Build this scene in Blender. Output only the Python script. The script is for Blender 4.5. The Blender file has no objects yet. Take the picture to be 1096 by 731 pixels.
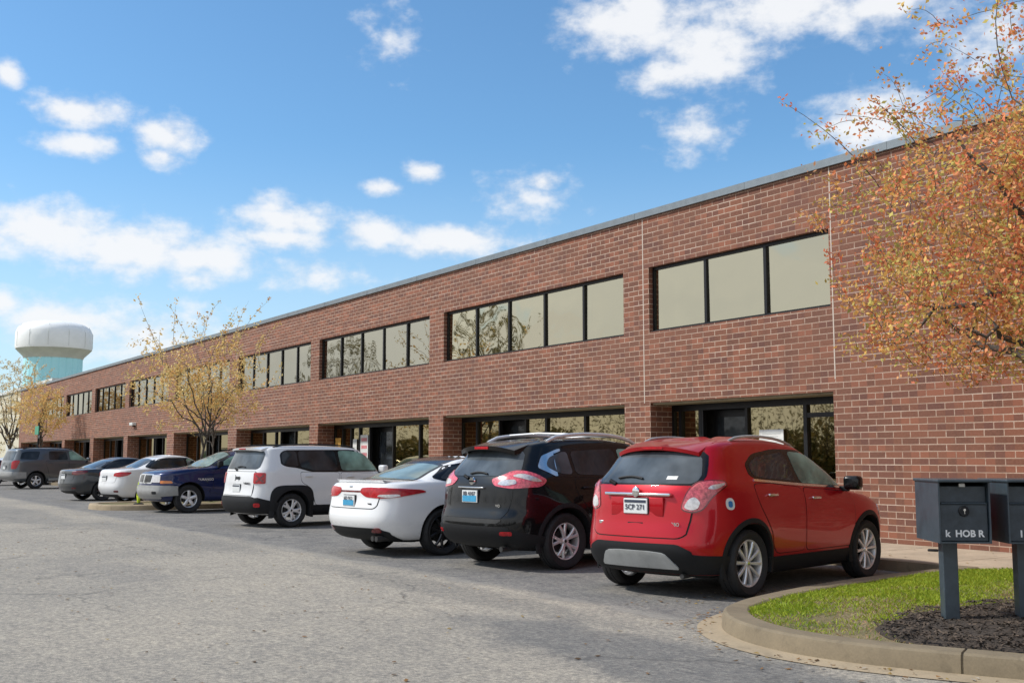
import bpy, bmesh, math, random
from mathutils import Vector, Matrix
from mathutils.bvhtree import BVHTree
R = math.radians
sc = bpy.context.scene
col = sc.collection
random.seed(5)

# ------------------------------------------------------------------ helpers
def link(o, parent=None):
    col.objects.link(o)
    if parent is not None:
        o.parent = parent
    return o

def tag(o, label=None, cat=None, group=None, kind=None):
    if label: o['label'] = label
    if cat: o['category'] = cat
    if group: o['group'] = group
    if kind: o['kind'] = kind
    return o

def empty(name, loc=(0, 0, 0), rz=0.0):
    o = bpy.data.objects.new(name, None)
    o.location = loc
    o.rotation_euler = (0, 0, rz)
    o.empty_display_size = .3
    return link(o)

def mesh_obj(name, bm, mats, parent=None, smooth=None):
    me = bpy.data.meshes.new(name)
    bm.to_mesh(me)
    bm.free()
    if not isinstance(mats, (list, tuple)): mats = [mats]
    for m in mats: me.materials.append(m)
    if smooth is not None:
        for p in me.polygons: p.use_smooth = True
        me.set_sharp_from_angle(angle=R(smooth))
    return link(bpy.data.objects.new(name, me), parent)

def box(bm, x0, x1, y0, y1, z0, z1, mi=0):
    v = [bm.verts.new(c) for c in ((x0, y0, z0), (x1, y0, z0), (x1, y1, z0), (x0, y1, z0),
                                   (x0, y0, z1), (x1, y0, z1), (x1, y1, z1), (x0, y1, z1))]
    fs = []
    for f in ((0, 3, 2, 1), (4, 5, 6, 7), (0, 1, 5, 4), (1, 2, 6, 5), (2, 3, 7, 6), (3, 0, 4, 7)):
        fc = bm.faces.new([v[i] for i in f]); fc.material_index = mi; fs.append(fc)
    return v, fs

def rbox(x0, x1, y0, y1, z0, z1, r=.02, seg=3, fn=None):
    bm = bmesh.new()
    box(bm, x0, x1, y0, y1, z0, z1)
    bmesh.ops.bevel(bm, geom=list(bm.edges), offset=r, segments=seg, profile=.5, affect='EDGES')
    if fn:
        for v in bm.verts: v.co = Vector(fn(v.co))
    return bm

def tube(bm, pts, rads, n=8, cap=True):
    pts = [Vector(p) for p in pts]
    if not isinstance(rads, (list, tuple)): rads = [rads] * len(pts)
    rings = []
    for i, p in enumerate(pts):
        d = (pts[min(i + 1, len(pts) - 1)] - pts[max(i - 1, 0)])
        if d.length < 1e-9: d = Vector((0, 0, 1))
        d.normalize()
        a = d.cross(Vector((0, 0, 1)))
        if a.length < .1: a = d.cross(Vector((0, 1, 0)))
        a.normalize(); b = d.cross(a)
        rings.append([bm.verts.new(p + (a * math.cos(2 * math.pi * k / n) + b * math.sin(2 * math.pi * k / n)) * rads[i]) for k in range(n)])
    for i in range(len(rings) - 1):
        for k in range(n):
            bm.faces.new((rings[i][k], rings[i][(k + 1) % n], rings[i + 1][(k + 1) % n], rings[i + 1][k]))
    if cap:
        bm.faces.new(rings[0][::-1]); bm.faces.new(rings[-1])

def lathe(bm, prof, n=48, M=None, mi=None):
    """prof: (r, y) pairs, turned about the y axis."""
    rings = []
    for r, y in prof:
        if r < 1e-6:
            rings.append([bm.verts.new((0, y, 0))])
        else:
            rings.append([bm.verts.new((r * math.cos(2 * math.pi * k / n), y, r * math.sin(2 * math.pi * k / n))) for k in range(n)])
    new = [v for r_ in rings for v in r_]
    for i in range(len(rings) - 1):
        a, b = rings[i], rings[i + 1]
        for k in range(n):
            k2 = (k + 1) % n
            if len(a) == 1 and len(b) == 1: continue
            if len(a) == 1: f = bm.faces.new((a[0], b[k], b[k2]))
            elif len(b) == 1: f = bm.faces.new((a[k2], a[k], b[0]))
            else: f = bm.faces.new((a[k2], a[k], b[k], b[k2]))
            if mi is not None: f.material_index = mi
    if M is not None:
        for v in new: v.co = M @ v.co

# ------------------------------------------------------------------ materials
def newmat(name):
    m = bpy.data.materials.new(name); m.use_nodes = True
    nt = m.node_tree
    return m, nt, nt.nodes['Principled BSDF']

def noise(nt, vec, scale, detail=4, rough=.6, dist=0.0):
    n = nt.nodes.new('ShaderNodeTexNoise')
    n.inputs['Scale'].default_value = scale; n.inputs['Detail'].default_value = detail
    n.inputs['Roughness'].default_value = rough; n.inputs['Distortion'].default_value = dist
    nt.links.new(vec, n.inputs['Vector'])
    return n.outputs['Fac']

def ramp(nt, fac, stops, interp='LINEAR'):
    n = nt.nodes.new('ShaderNodeValToRGB')
    cr = n.color_ramp; cr.interpolation = interp
    while len(cr.elements) < len(stops): cr.elements.new(.5)
    for e, (p, c) in zip(cr.elements, stops):
        e.position = p; e.color = (*c, 1) if len(c) == 3 else c
    nt.links.new(fac, n.inputs[0])
    return n.outputs[0]

def sock(nt, v, inp):
    if hasattr(v, 'is_linked') or hasattr(v, 'links'): nt.links.new(v, inp)
    else: inp.default_value = (*v, 1) if isinstance(v, tuple) and len(v) == 3 else v

def mix(nt, fac, a, b, mode='MIX'):
    n = nt.nodes.new('ShaderNodeMix'); n.data_type = 'RGBA'; n.blend_type = mode
    sock(nt, fac, n.inputs[0]); sock(nt, a, n.inputs[6]); sock(nt, b, n.inputs[7])
    return n.outputs[2]

def mth(nt, op, a, b=None, c=None, clamp=False):
    n = nt.nodes.new('ShaderNodeMath'); n.operation = op; n.use_clamp = clamp
    sock(nt, a, n.inputs[0])
    if b is not None: sock(nt, b, n.inputs[1])
    if c is not None: sock(nt, c, n.inputs[2])
    return n.outputs[0]

def sstep(nt, v, a, b):
    n = nt.nodes.new('ShaderNodeMapRange'); n.interpolation_type = 'SMOOTHSTEP'
    nt.links.new(v, n.inputs[0]); n.inputs[1].default_value = a; n.inputs[2].default_value = b
    return n.outputs[0]

def bump(nt, h, strength=.4, dist=.01):
    n = nt.nodes.new('ShaderNodeBump'); n.inputs['Strength'].default_value = strength
    n.inputs['Distance'].default_value = dist
    nt.links.new(h, n.inputs['Height'])
    return n.outputs[0]

def objco(nt):
    return nt.nodes.new('ShaderNodeTexCoord').outputs['Object']

def simple(name, c, rough=.5, metal=0.0, coat=0.0, var=.12, vscale=6, spec=.5, bmp=0.0, bscale=60):
    m, nt, b = newmat(name)
    v = objco(nt)
    f = noise(nt, v, vscale, 5, .65)
    lo = tuple(x * (1 - var) for x in c); hi = tuple(min(1, x * (1 + var)) for x in c)
    nt.links.new(ramp(nt, f, [(.3, lo), (.7, hi)]), b.inputs['Base Color'])
    b.inputs['Roughness'].default_value = rough; b.inputs['Metallic'].default_value = metal
    b.inputs['Coat Weight'].default_value = coat; b.inputs['Coat Roughness'].default_value = .04
    b.inputs['Specular IOR Level'].default_value = spec
    if bmp: nt.links.new(bump(nt, noise(nt, v, bscale, 4), bmp, .01), b.inputs['Normal'])
    return m

def paint(name, c, metal=.3, rough=.32, dust=.05, coat=1.0, spec=.5):
    m, nt, b = newmat(name)
    v = objco(nt)
    fl = noise(nt, v, 900, 1)
    base = ramp(nt, fl, [(.3, tuple(x * .9 for x in c)), (.7, tuple(min(1, x * 1.1) for x in c))])
    # road film that thickens towards the sills
    sx = nt.nodes.new('ShaderNodeSeparateXYZ'); nt.links.new(v, sx.inputs[0])
    low = sstep(nt, sx.outputs[2], .6, .2)
    d = mth(nt, 'MULTIPLY', mth(nt, 'MULTIPLY_ADD', low, .12, dust), noise(nt, v, 5, 6, .7))
    nt.links.new(mix(nt, d, base, (.22, .2, .17)), b.inputs['Base Color'])
    b.inputs['Metallic'].default_value = metal
    nt.links.new(mth(nt, 'MULTIPLY_ADD', d, .8, rough), b.inputs['Roughness'])
    b.inputs['Coat Weight'].default_value = coat
    b.inputs['Specular IOR Level'].default_value = spec
    nt.links.new(mth(nt, 'MULTIPLY_ADD', d, .35, .03), b.inputs['Coat Roughness'])
    return m

def glassy(name, c, rough=.03, var=.5):
    m, nt, b = newmat(name)
    v = objco(nt)
    f = noise(nt, v, 2.2, 3, .5)
    nt.links.new(ramp(nt, f, [(.35, tuple(x * (1 - var) for x in c)), (.65, tuple(x * (1 + var) for x in c))]), b.inputs['Base Color'])
    b.inputs['Roughness'].default_value = rough
    b.inputs['IOR'].default_value = 1.42
    return m

def brick_mat():
    m, nt, b = newmat('red_utility_brick')
    v = objco(nt)
    sx = nt.nodes.new('ShaderNodeSeparateXYZ'); nt.links.new(v, sx.inputs[0])
    g = nt.nodes.new('ShaderNodeNewGeometry')
    sn = nt.nodes.new('ShaderNodeSeparateXYZ'); nt.links.new(g.outputs['True Normal'], sn.inputs[0])
    side = mth(nt, 'GREATER_THAN', mth(nt, 'ABSOLUTE', sn.outputs[0]), .5)
    u = nt.nodes.new('ShaderNodeMix'); nt.links.new(side, u.inputs[0])
    nt.links.new(sx.outputs[0], u.inputs[2]); nt.links.new(sx.outputs[1], u.inputs[3])
    cx = nt.nodes.new('ShaderNodeCombineXYZ')
    nt.links.new(u.outputs[0], cx.inputs[0]); nt.links.new(sx.outputs[2], cx.inputs[1])
    br = nt.nodes.new('ShaderNodeTexBrick')
    nt.links.new(cx.outputs[0], br.inputs['Vector'])
    br.offset = .5
    br.inputs['Scale'].default_value = 1
    br.inputs['Brick Width'].default_value = .305; br.inputs['Row Height'].default_value = .1016
    br.inputs['Mortar Size'].default_value = .0085; br.inputs['Mortar Smooth'].default_value = .25
    br.inputs['Bias'].default_value = -.1
    br.inputs['Color1'].default_value = (.208, .078, .043, 1)
    br.inputs['Color2'].default_value = (.112, .045, .028, 1)
    mp = nt.nodes.new('ShaderNodeMapping'); mp.inputs['Scale'].default_value = (.6, .6, 7); nt.links.new(v, mp.inputs[0])
    mo = noise(nt, mp.outputs[0], 1.1, 5, .7)
    nt.links.new(ramp(nt, mo, [(.32, (.27, .17, .12)), (.5, (.46, .34, .26)), (.66, (.66, .54, .44))]), br.inputs['Mortar'])
    big = noise(nt, v, .35, 5, .6)
    fine = noise(nt, v, 26, 4, .7)
    c1 = mix(nt, mth(nt, 'MULTIPLY', sstep(nt, fine, .35, .7), .35), br.outputs['Color'], (.29, .125, .082))
    c2 = mix(nt, mth(nt, 'MULTIPLY', sstep(nt, big, .35, .7), .3), c1, (.215, .105, .072))
    mp2 = nt.nodes.new('ShaderNodeMapping'); mp2.inputs['Scale'].default_value = (3.5, 3.5, .22); nt.links.new(v, mp2.inputs[0])
    c2 = mix(nt, mth(nt, 'MULTIPLY', sstep(nt, noise(nt, mp2.outputs[0], 1.0, 5, .7), .5, .72), .28), c2, (.09, .05, .038))
    # the odd pale or burnt brick
    vo = nt.nodes.new('ShaderNodeTexWhiteNoise'); vo.noise_dimensions = '2D'
    row = mth(nt, 'FLOOR', mth(nt, 'DIVIDE', sx.outputs[2], .1016))
    off = mth(nt, 'MULTIPLY', mth(nt, 'FLOORED_MODULO', row, 2.0), .5)
    colx = mth(nt, 'FLOOR', mth(nt, 'ADD', mth(nt, 'DIVIDE', u.outputs[0], .305), off))
    cc = nt.nodes.new('ShaderNodeCombineXYZ'); nt.links.new(colx, cc.inputs[0]); nt.links.new(row, cc.inputs[1])
    nt.links.new(cc.outputs[0], vo.inputs[0])
    isb = mth(nt, 'SUBTRACT', 1.0, br.outputs['Fac'])
    dk = mth(nt, 'MULTIPLY', mth(nt, 'GREATER_THAN', vo.outputs[0], .82), mth(nt, 'MULTIPLY', isb, .32))
    c3 = mix(nt, dk, c2, (.09, .04, .04))
    lt = mth(nt, 'MULTIPLY', mth(nt, 'LESS_THAN', vo.outputs[0], .14), mth(nt, 'MULTIPLY', isb, .4))
    c4 = mix(nt, lt, c3, (.34, .12, .068))
    nt.links.new(c4, b.inputs['Base Color'])
    b.inputs['Roughness'].default_value = .85
    hh = mth(nt, 'ADD', isb, mth(nt, 'MULTIPLY', fine, .3))
    nt.links.new(bump(nt, hh, .55, .006), b.inputs['Normal'])
    return m

def asphalt_mat():
    m, nt, b = newmat('worn_asphalt')
    v = objco(nt)
    sx = nt.nodes.new('ShaderNodeSeparateXYZ'); nt.links.new(v, sx.inputs[0])
    wob = noise(nt, v, .9, 4, .6)
    yy = mth(nt, 'ADD', sx.outputs[1], mth(nt, 'MULTIPLY_ADD', wob, .9, -.45))
    lane = sstep(nt, yy, -7.25, -7.65)                       # the older drive lane
    agg = noise(nt, v, 95, 3, .8)
    agg2 = noise(nt, v, 22, 4, .75)
    big = noise(nt, v, .28, 5, .6, .4)
    mid = noise(nt, v, 1.3, 6, .7, .3)
    stall = ramp(nt, mid, [(.25, (.125, .125, .125)), (.5, (.185, .18, .172)), (.75, (.245, .235, .215))])
    lanec = ramp(nt, big, [(.3, (.25, .235, .208)), (.5, (.30, .278, .24)), (.72, (.345, .315, .265))])
    c = mix(nt, lane, stall, lanec)
    # sealed grey streak between lane and stalls, and blue-grey new patching near the island
    def blob(px, py, rx, ry, lo=.55, hi=1.0):
        dx = mth(nt, 'DIVIDE', mth(nt, 'SUBTRACT', sx.outputs[0], px), rx)
        dy = mth(nt, 'DIVIDE', mth(nt, 'SUBTRACT', sx.outputs[1], py), ry)
        d = mth(nt, 'SQRT', mth(nt, 'ADD', mth(nt, 'MULTIPLY', dx, dx), mth(nt, 'MULTIPLY', dy, dy)))
        d = mth(nt, 'ADD', d, mth(nt, 'MULTIPLY_ADD', mid, 1.2, -.6))
        return sstep(nt, d, hi, lo)
    c = mix(nt, mth(nt, 'MULTIPLY', blob(-5.4, -8.9, 4.0, .8), .6), c, (.105, .112, .12))
    c = mix(nt, mth(nt, 'MULTIPLY', blob(-10.5, -8.1, 4.0, .45), .3), c, (.095, .1, .105))
    c = mix(nt, mth(nt, 'MULTIPLY', blob(-21, -8.2, 6, .7), .3), c, (.12, .125, .13))
    c = mix(nt, mth(nt, 'MULTIPLY', blob(-31, -9.2, 9, 1.1), .35), c, (.13, .135, .14))
    c = mix(nt, mth(nt, 'MULTIPLY', blob(-14.6, -10.6, 2.2, .7), .25), c, (.14, .14, .145))
    # aggregate
    ag = ramp(nt, agg, [(.3, (.42, .42, .44)), (.5, (1, 1, 1)), (.72, (1.95, 1.88, 1.75))])
    c = mix(nt, .75, c, ag, 'MULTIPLY')
    ag2 = ramp(nt, agg2, [(.32, (.55, .55, .57)), (.5, (1, 1, 1)), (.68, (1.5, 1.46, 1.4))])
    c = mix(nt, .8, c, ag2, 'MULTIPLY')
    ag3 = ramp(nt, noise(nt, v, 5.5, 5, .7), [(.35, (.8, .8, .82)), (.65, (1.2, 1.18, 1.14))])
    c = mix(nt, .8, c, ag3, 'MULTIPLY')
    # oil drips in the bays
    oil = sstep(nt, noise(nt, v, 2.4, 3, .5), .64, .75)
    inbay = mth(nt, 'SUBTRACT', 1.0, lane)
    c = mix(nt, mth(nt, 'MULTIPLY', mth(nt, 'MULTIPLY', oil, inbay), .55), c, (.04, .04, .042))
    # cracks
    wv = nt.nodes.new('ShaderNodeVectorMath'); wv.operation = 'ADD'
    ns = nt.nodes.new('ShaderNodeTexNoise'); ns.inputs['Scale'].default_value = 1.6; ns.inputs['Detail'].default_value = 5
    nt.links.new(v, ns.inputs['Vector'])
    sv = nt.nodes.new('ShaderNodeVectorMath'); sv.operation = 'SCALE'; sv.inputs['Scale'].default_value = .7
    nt.links.new(ns.outputs['Color'], sv.inputs[0])
    nt.links.new(v, wv.inputs[0]); nt.links.new(sv.outputs[0], wv.inputs[1])
    vor = nt.nodes.new('ShaderNodeTexVoronoi'); vor.feature = 'DISTANCE_TO_EDGE'; vor.inputs['Scale'].default_value = .33
    nt.links.new(wv.outputs[0], vor.inputs['Vector'])
    crk = mth(nt, 'MULTIPLY', sstep(nt, vor.outputs['Distance'], .009, .002), sstep(nt, noise(nt, v, .22, 2), .42, .55))
    c = mix(nt, mth(nt, 'MULTIPLY', crk, .42), c, (.06, .06, .06))
    # pale sandy seam where lane meets stalls
    seam = mth(nt, 'MULTIPLY', sstep(nt, mth(nt, 'ABSOLUTE', mth(nt, 'ADD', yy, 7.38)), .13, .03), sstep(nt, wob, .4, .6))
    c = mix(nt, mth(nt, 'MULTIPLY', seam, .45), c, (.34, .32, .28))
    nt.links.new(c, b.inputs['Base Color'])
    b.inputs['Roughness'].default_value = .88
    b.inputs['Specular IOR Level'].default_value = .3
    nt.links.new(bump(nt, mth(nt, 'ADD', agg, mth(nt, 'MULTIPLY', agg2, .5)), .5, .006), b.inputs['Normal'])
    return m

def concrete(name, c, sc_=1.0):
    m, nt, b = newmat(name)
    v = objco(nt)
    a = noise(nt, v, 1.4 * sc_, 6, .65); f = noise(nt, v, 60, 4, .7); s = noise(nt, v, 5, 5, .7, .5)
    col_ = ramp(nt, a, [(.3, tuple(x * .78 for x in c)), (.7, tuple(x * 1.12 for x in c))])
    col_ = mix(nt, mth(nt, 'MULTIPLY', sstep(nt, s, .52, .72), .5), col_, tuple(x * .5 for x in c))
    col_ = mix(nt, .5, col_, ramp(nt, f, [(.3, (.8, .8, .8)), (.7, (1.2, 1.2, 1.18))]), 'MULTIPLY')
    nt.links.new(col_, b.inputs['Base Color'])
    b.inputs['Roughness'].default_value = .9
    nt.links.new(bump(nt, f, .4, .004), b.inputs['Normal'])
    return m

def window_mat(name, refl=.55, tint=(.8, .79, .62), trans=(.25, .25, .22), wav=.03):
    m = bpy.data.materials.new(name); m.use_nodes = True
    nt = m.node_tree; nt.nodes.clear()
    out = nt.nodes.new('ShaderNodeOutputMaterial')
    gl = nt.nodes.new('ShaderNodeBsdfGlossy'); gl.inputs['Roughness'].default_value = .015
    gl.inputs['Color'].default_value = (*tint, 1)
    tr = nt.nodes.new('ShaderNodeBsdfTransparent'); tr.inputs['Color'].default_value = (*trans, 1)
    mx = nt.nodes.new('ShaderNodeMixShader')
    fr = nt.nodes.new('ShaderNodeLayerWeight'); fr.inputs['Blend'].default_value = .25
    f = mth(nt, 'ADD', mth(nt, 'MULTIPLY', fr.outputs['Fresnel'], .35), refl, clamp=True)
    nt.links.new(f, mx.inputs[0]); nt.links.new(tr.outputs[0], mx.inputs[1]); nt.links.new(gl.outputs[0], mx.inputs[2])
    nt.links.new(mx.outputs[0], out.inputs['Surface'])
    v = objco(nt)
    nrm = bump(nt, noise(nt, v, .55, 2, .4), 1.0, wav)
    nt.links.new(nrm, gl.inputs['Normal'])
    return m

def leaf_mat(name):
    m, nt, b = newmat(name)
    at = nt.nodes.new('ShaderNodeAttribute'); at.attribute_name = 'tint'
    nt.links.new(at.outputs['Color'], b.inputs['Base Color'])
    b.inputs['Roughness'].default_value = .6
    b.inputs['Specular IOR Level'].default_value = .25
    tl = nt.nodes.new('ShaderNodeBsdfTranslucent'); nt.links.new(at.outputs['Color'], tl.inputs['Color'])
    mx = nt.nodes.new('ShaderNodeMixShader'); mx.inputs[0].default_value = .35
    out = nt.nodes['Material Output']
    nt.links.new(b.outputs[0], mx.inputs[1]); nt.links.new(tl.outputs[0], mx.inputs[2]); nt.links.new(mx.outputs[0], out.inputs['Surface'])
    return m

def bark_mat():
    m, nt, b = newmat('grey_brown_bark')
    v = objco(nt)
    mp = nt.nodes.new('ShaderNodeMapping'); mp.inputs['Scale'].default_value = (6, 6, 1.2); nt.links.new(v, mp.inputs[0])
    f = noise(nt, mp.outputs[0], 5, 6, .7)
    nt.links.new(ramp(nt, f, [(.3, (.05, .04, .035)), (.7, (.17, .145, .12))]), b.inputs['Base Color'])
    b.inputs['Roughness'].default_value = .95
    nt.links.new(bump(nt, f, .8, .02), b.inputs['Normal'])
    return m

def soil_mat():
    m, nt, b = newmat('thin_turf_soil')
    v = objco(nt)
    a = noise(nt, v, 1.6, 6, .7, .3); f = noise(nt, v, 45, 5, .8)
    c = ramp(nt, a, [(.38, (.09, .13, .03)), (.5, (.2, .17, .09)), (.62, (.3, .24, .15))])
    c = mix(nt, .8, c, ramp(nt, f, [(.3, (.55, .52, .5)), (.7, (1.35, 1.3, 1.2))]), 'MULTIPLY')
    nt.links.new(c, b.inputs['Base Color']); b.inputs['Roughness'].default_value = 1
    nt.links.new(bump(nt, f, .8, .02), b.inputs['Normal'])
    return m

M = {}
M['brick'] = brick_mat()
M['asphalt'] = asphalt_mat()
M['kerb'] = concrete('kerb_concrete', (.225, .18, .118), 2.2)
M['gutter'] = concrete('gutter_concrete', (.38, .30, .20))
M['walk'] = concrete('sidewalk_concrete', (.46, .37, .27))
M['soffit'] = concrete('soffit_stucco', (.33, .29, .2))
M['coping'] = simple('coping_metal', (.2, .23, .25), .45, .4)
M['joint'] = simple('joint_sealant', (.55, .47, .4), .8)
M['frame'] = simple('bronze_frame', (.018, .018, .02), .4, .5)
M['dark'] = simple('room_shade_black', (.012, .012, .012), .9)  # near-black colour stands in for the shade of unlit rooms
M['blind'] = simple('fabric_blind', (.6, .6, .55), .8)
M['glass'] = window_mat('bronze_reflective_glass', .50, (.93, .87, .66))
M['glass_grey'] = window_mat('grey_reflective_glass', .46, (.82, .79, .66))
M['glass_low'] = window_mat('storefront_glass', .46, (.74, .62, .36), (.1, .1, .09), .006)
M['red'] = paint('ruby_red_paint', (.47, .003, .012), .4, .3, .004, .65, .3)
M['black'] = paint('black_paint', (.0025, .003, .004), 0, .4, .008, .75, .1)
M['white'] = paint('white_paint', (.75, .76, .77), 0, .3, .05)
M['pearl'] = paint('pearl_white_paint', (.82, .83, .84), .0, .25, .03)
M['navy'] = paint('navy_paint', (.003, .012, .075), .2, .35, .02, .8, .2)
M['greymet'] = paint('grey_metallic_paint', (.09, .105, .12), .5, .35, .08)
M['charcoal'] = paint('charcoal_paint', (.03, .036, .042), .4, .35, .04)
M['bronze_silver'] = simple('silver_cladding', (.52, .54, .54), .42, .5, var=.2, vscale=3)
M['tan_silver'] = simple('pewter_cladding', (.34, .34, .33), .45, .4)
M['plastic'] = simple('black_trim_plastic', (.011, .012, .014), .6, spec=.3, bmp=.05, bscale=200)
M['gloss_black'] = simple('gloss_black_trim', (.006, .006, .007), .2, coat=.15, spec=.35)
M['under'] = simple('underbody', (.01, .01, .01), .9)
M['rubber'] = simple('tyre_rubber', (.018, .018, .019), .78, var=.3, vscale=14)
M['alloy'] = simple('silver_alloy', (.78, .78, .78), .38, .55, var=.06)
M['alloy_dark'] = simple('dark_alloy', (.07, .07, .075), .3, .8)
M['disc'] = simple('brake_disc', (.06, .06, .06), .5, .6)
M['chrome'] = simple('chrome', (.8, .8, .8), .12, 1.0, var=.03)
M['tint'] = glassy('privacy_glass', (.03, .035, .04))
M['rearglass'] = glassy('rear_glass', (.075, .088, .10), .06)
M['clear'] = glassy('green_tinted_glass', (.2, .32, .27), .03, .5)
M['lamprose'] = simple('lamp_rose_lens', (.62, .10, .14), .18, coat=.6, var=.5, vscale=30)
M['lamppink'] = simple('lamp_pink_lens', (.5, .09, .11), .18, coat=.6, var=.6, vscale=26)
M['paleglass'] = glassy('painted_reflection_glass', (.2, .27, .26), .06, .3)  # pale base colour stands in for reflected sky on car glass
M['lampred'] = simple('lamp_red', (.42, .01, .015), .2, coat=.3, var=.3, vscale=25)
M['lampdark'] = simple('lamp_smoked_red', (.14, .01, .012), .12, coat=1, var=.4, vscale=30)
M['lampclear'] = simple('lamp_clear', (.6, .58, .58), .1, .3, coat=1, var=.25, vscale=30)
M['amber'] = simple('lamp_amber', (.75, .2, .02), .15, coat=1)
M['plate'] = simple('plate_white', (.7, .72, .72), .4, var=.03)
M['plateblue'] = simple('plate_blue', (.05, .32, .55), .4, var=.15, vscale=40)
M['ink'] = simple('ink_dark', (.03, .04, .07), .6)
M['mail'] = simple('mailbox_enamel', (.040, .058, .072), .45, .0, coat=.2, var=.25, vscale=9, bmp=.06, bscale=30)
M['maildoor'] = simple('mailbox_door_enamel', (.036, .048, .058), .5, .0, var=.3, vscale=12)
M['lettering'] = simple('white_lettering', (.78, .78, .76), .6)
M['bark'] = bark_mat()
M['leaf'] = leaf_mat('spring_leaves')
M['soil'] = soil_mat()
M['tank'] = simple('tank_white', (.9, .92, .92), .6, var=.06, vscale=.3)
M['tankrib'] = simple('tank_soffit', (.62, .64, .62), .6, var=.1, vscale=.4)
M['tankblue'] = simple('tank_pedestal_blue', (.45, .87, .96), .6, var=.04, vscale=.2)  # blue paled further, distance haze painted into the colour
M['tankjoint'] = simple('tank_pedestal_joint', (.41, .82, .92), .6)
M['cream'] = simple('cream_stucco', (.62, .58, .46), .85, var=.08, vscale=.3)
M['fluoro'] = simple('fluorescent_yellow', (.6, .75, .04), .5)
M['green'] = simple('sign_green', (.05, .28, .16), .5)
M['orange'] = simple('poster_orange', (.75, .42, .1), .6, var=.35, vscale=12)
M['paper'] = simple('paper_white', (.72, .72, .7), .6)
M['pink'] = simple('paper_pink', (.62, .22, .24), .6, var=.3, vscale=15)
M['bluedot'] = simple('sticker_blue', (.03, .2, .5), .4)

# ------------------------------------------------------------------ camera (solved from the photograph)
F_PX, PITCH, YAW, CD, CH = 1164.07, .1063, .5881, 14.156, 1.429
fw = Vector((-math.cos(YAW) * math.cos(PITCH), math.sin(YAW) * math.cos(PITCH), math.sin(PITCH)))
rt = Vector((math.sin(YAW), math.cos(YAW), 0)); up = rt.cross(fw)
cam = bpy.data.cameras.new('camera'); co = bpy.data.objects.new('camera', cam); link(co)
co.matrix_world = Matrix(((rt.x, up.x, -fw.x, 0), (rt.y, up.y, -fw.y, -CD), (rt.z, up.z, -fw.z, CH), (0, 0, 0, 1)))
cam.sensor_width = 36; cam.lens = F_PX / 1096 * 36; cam.clip_end = 3000
sc.camera = co

# ------------------------------------------------------------------ sky, clouds and sun
SUN_DIR = Vector((-.42, -.62, .72)).normalized()
w = bpy.data.worlds.new('World'); sc.world = w; w.use_nodes = True
nt = w.node_tree; nt.nodes.clear()
wo = nt.nodes.new('ShaderNodeOutputWorld'); bg = nt.nodes.new('ShaderNodeBackground')
sky = nt.nodes.new('ShaderNodeTexSky'); sky.sky_type = 'NISHITA'; sky.sun_disc = False
sky.sun_elevation = math.asin(SUN_DIR.z); sky.sun_rotation = math.atan2(SUN_DIR.x, SUN_DIR.y)
sky.air_density = 1.0; sky.dust_density = .6; sky.ozone_density = 2.2; sky.altitude = 100
tc = nt.nodes.new('ShaderNodeTexCoord'); gen = tc.outputs['Generated']
nz = nt.nodes.new('ShaderNodeVectorMath'); nz.operation = 'NORMALIZE'; nt.links.new(gen, nz.inputs[0])
sx = nt.nodes.new('ShaderNodeSeparateXYZ'); nt.links.new(nz.outputs[0], sx.inputs[0])
az = mth(nt, 'MULTIPLY', mth(nt, 'ARCTAN2', sx.outputs[1], sx.outputs[0]), 57.2958)
el = mth(nt, 'MULTIPLY', mth(nt, 'ARCSINE', sx.outputs[2]), 57.2958)
cv = nt.nodes.new('ShaderNodeCombineXYZ'); nt.links.new(az, cv.inputs[0]); nt.links.new(mth(nt, 'MULTIPLY', el, 1.5), cv.inputs[1])
n1 = noise(nt, cv.outputs[0], .55, 8, .58); n2 = noise(nt, cv.outputs[0], .16, 3, .5)
BL = [(171.9,18.1,0.75,0.59,1),(168.6,16.7,2.20,0.83,1),(168.4,15.2,1.76,0.58,0.9),(164.4,16.0,1.57,1.00,1),(164.5,15.0,1.01,0.64,0.7),(169.8,10.9,4.12,1.34,1),(165.9,10.3,5.02,1.38,1),(162.5,10.1,2.80,1.13,1),(162.9,9.0,1.85,0.47,0.6),(158.1,12.1,2.81,0.95,0.9),(158.8,12.8,1.35,0.66,0.6),(153.7,11.7,2.47,0.77,0.9),(149.7,11.3,3.80,0.83,1),(158.5,11.3,3.38,0.62,0.8),(153.4,14.0,0.94,0.43,0.8),(151.1,14.9,1.05,0.48,0.9),(145.5,13.6,2.01,0.87,0.5),(144.6,14.4,1.00,0.48,0.9),(139.6,22.4,3.99,1.70,1),(135.6,20.7,3.02,1.89,1),(137.6,19.7,2.47,0.92,0.9),(131.2,22.4,5.78,1.30,1),(127.5,22.0,4.02,1.20,0.9),(136.6,16.8,1.66,1.03,0.6),(127.4,16.6,2.93,1.52,1),(153.1,21.6,0.91,1.17,0.3),(121.8,19.9,2.48,1.68,0.5),(171.7,7.3,1.15,0.67,0.8),(169.2,6.4,2.57,1.36,0.9),(165.7,6.2,4.98,1.30,0.6),(156.6,9.4,2.14,0.68,0.5),(164.8,5.2,3.63,0.93,0.5)]
acc = None
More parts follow.
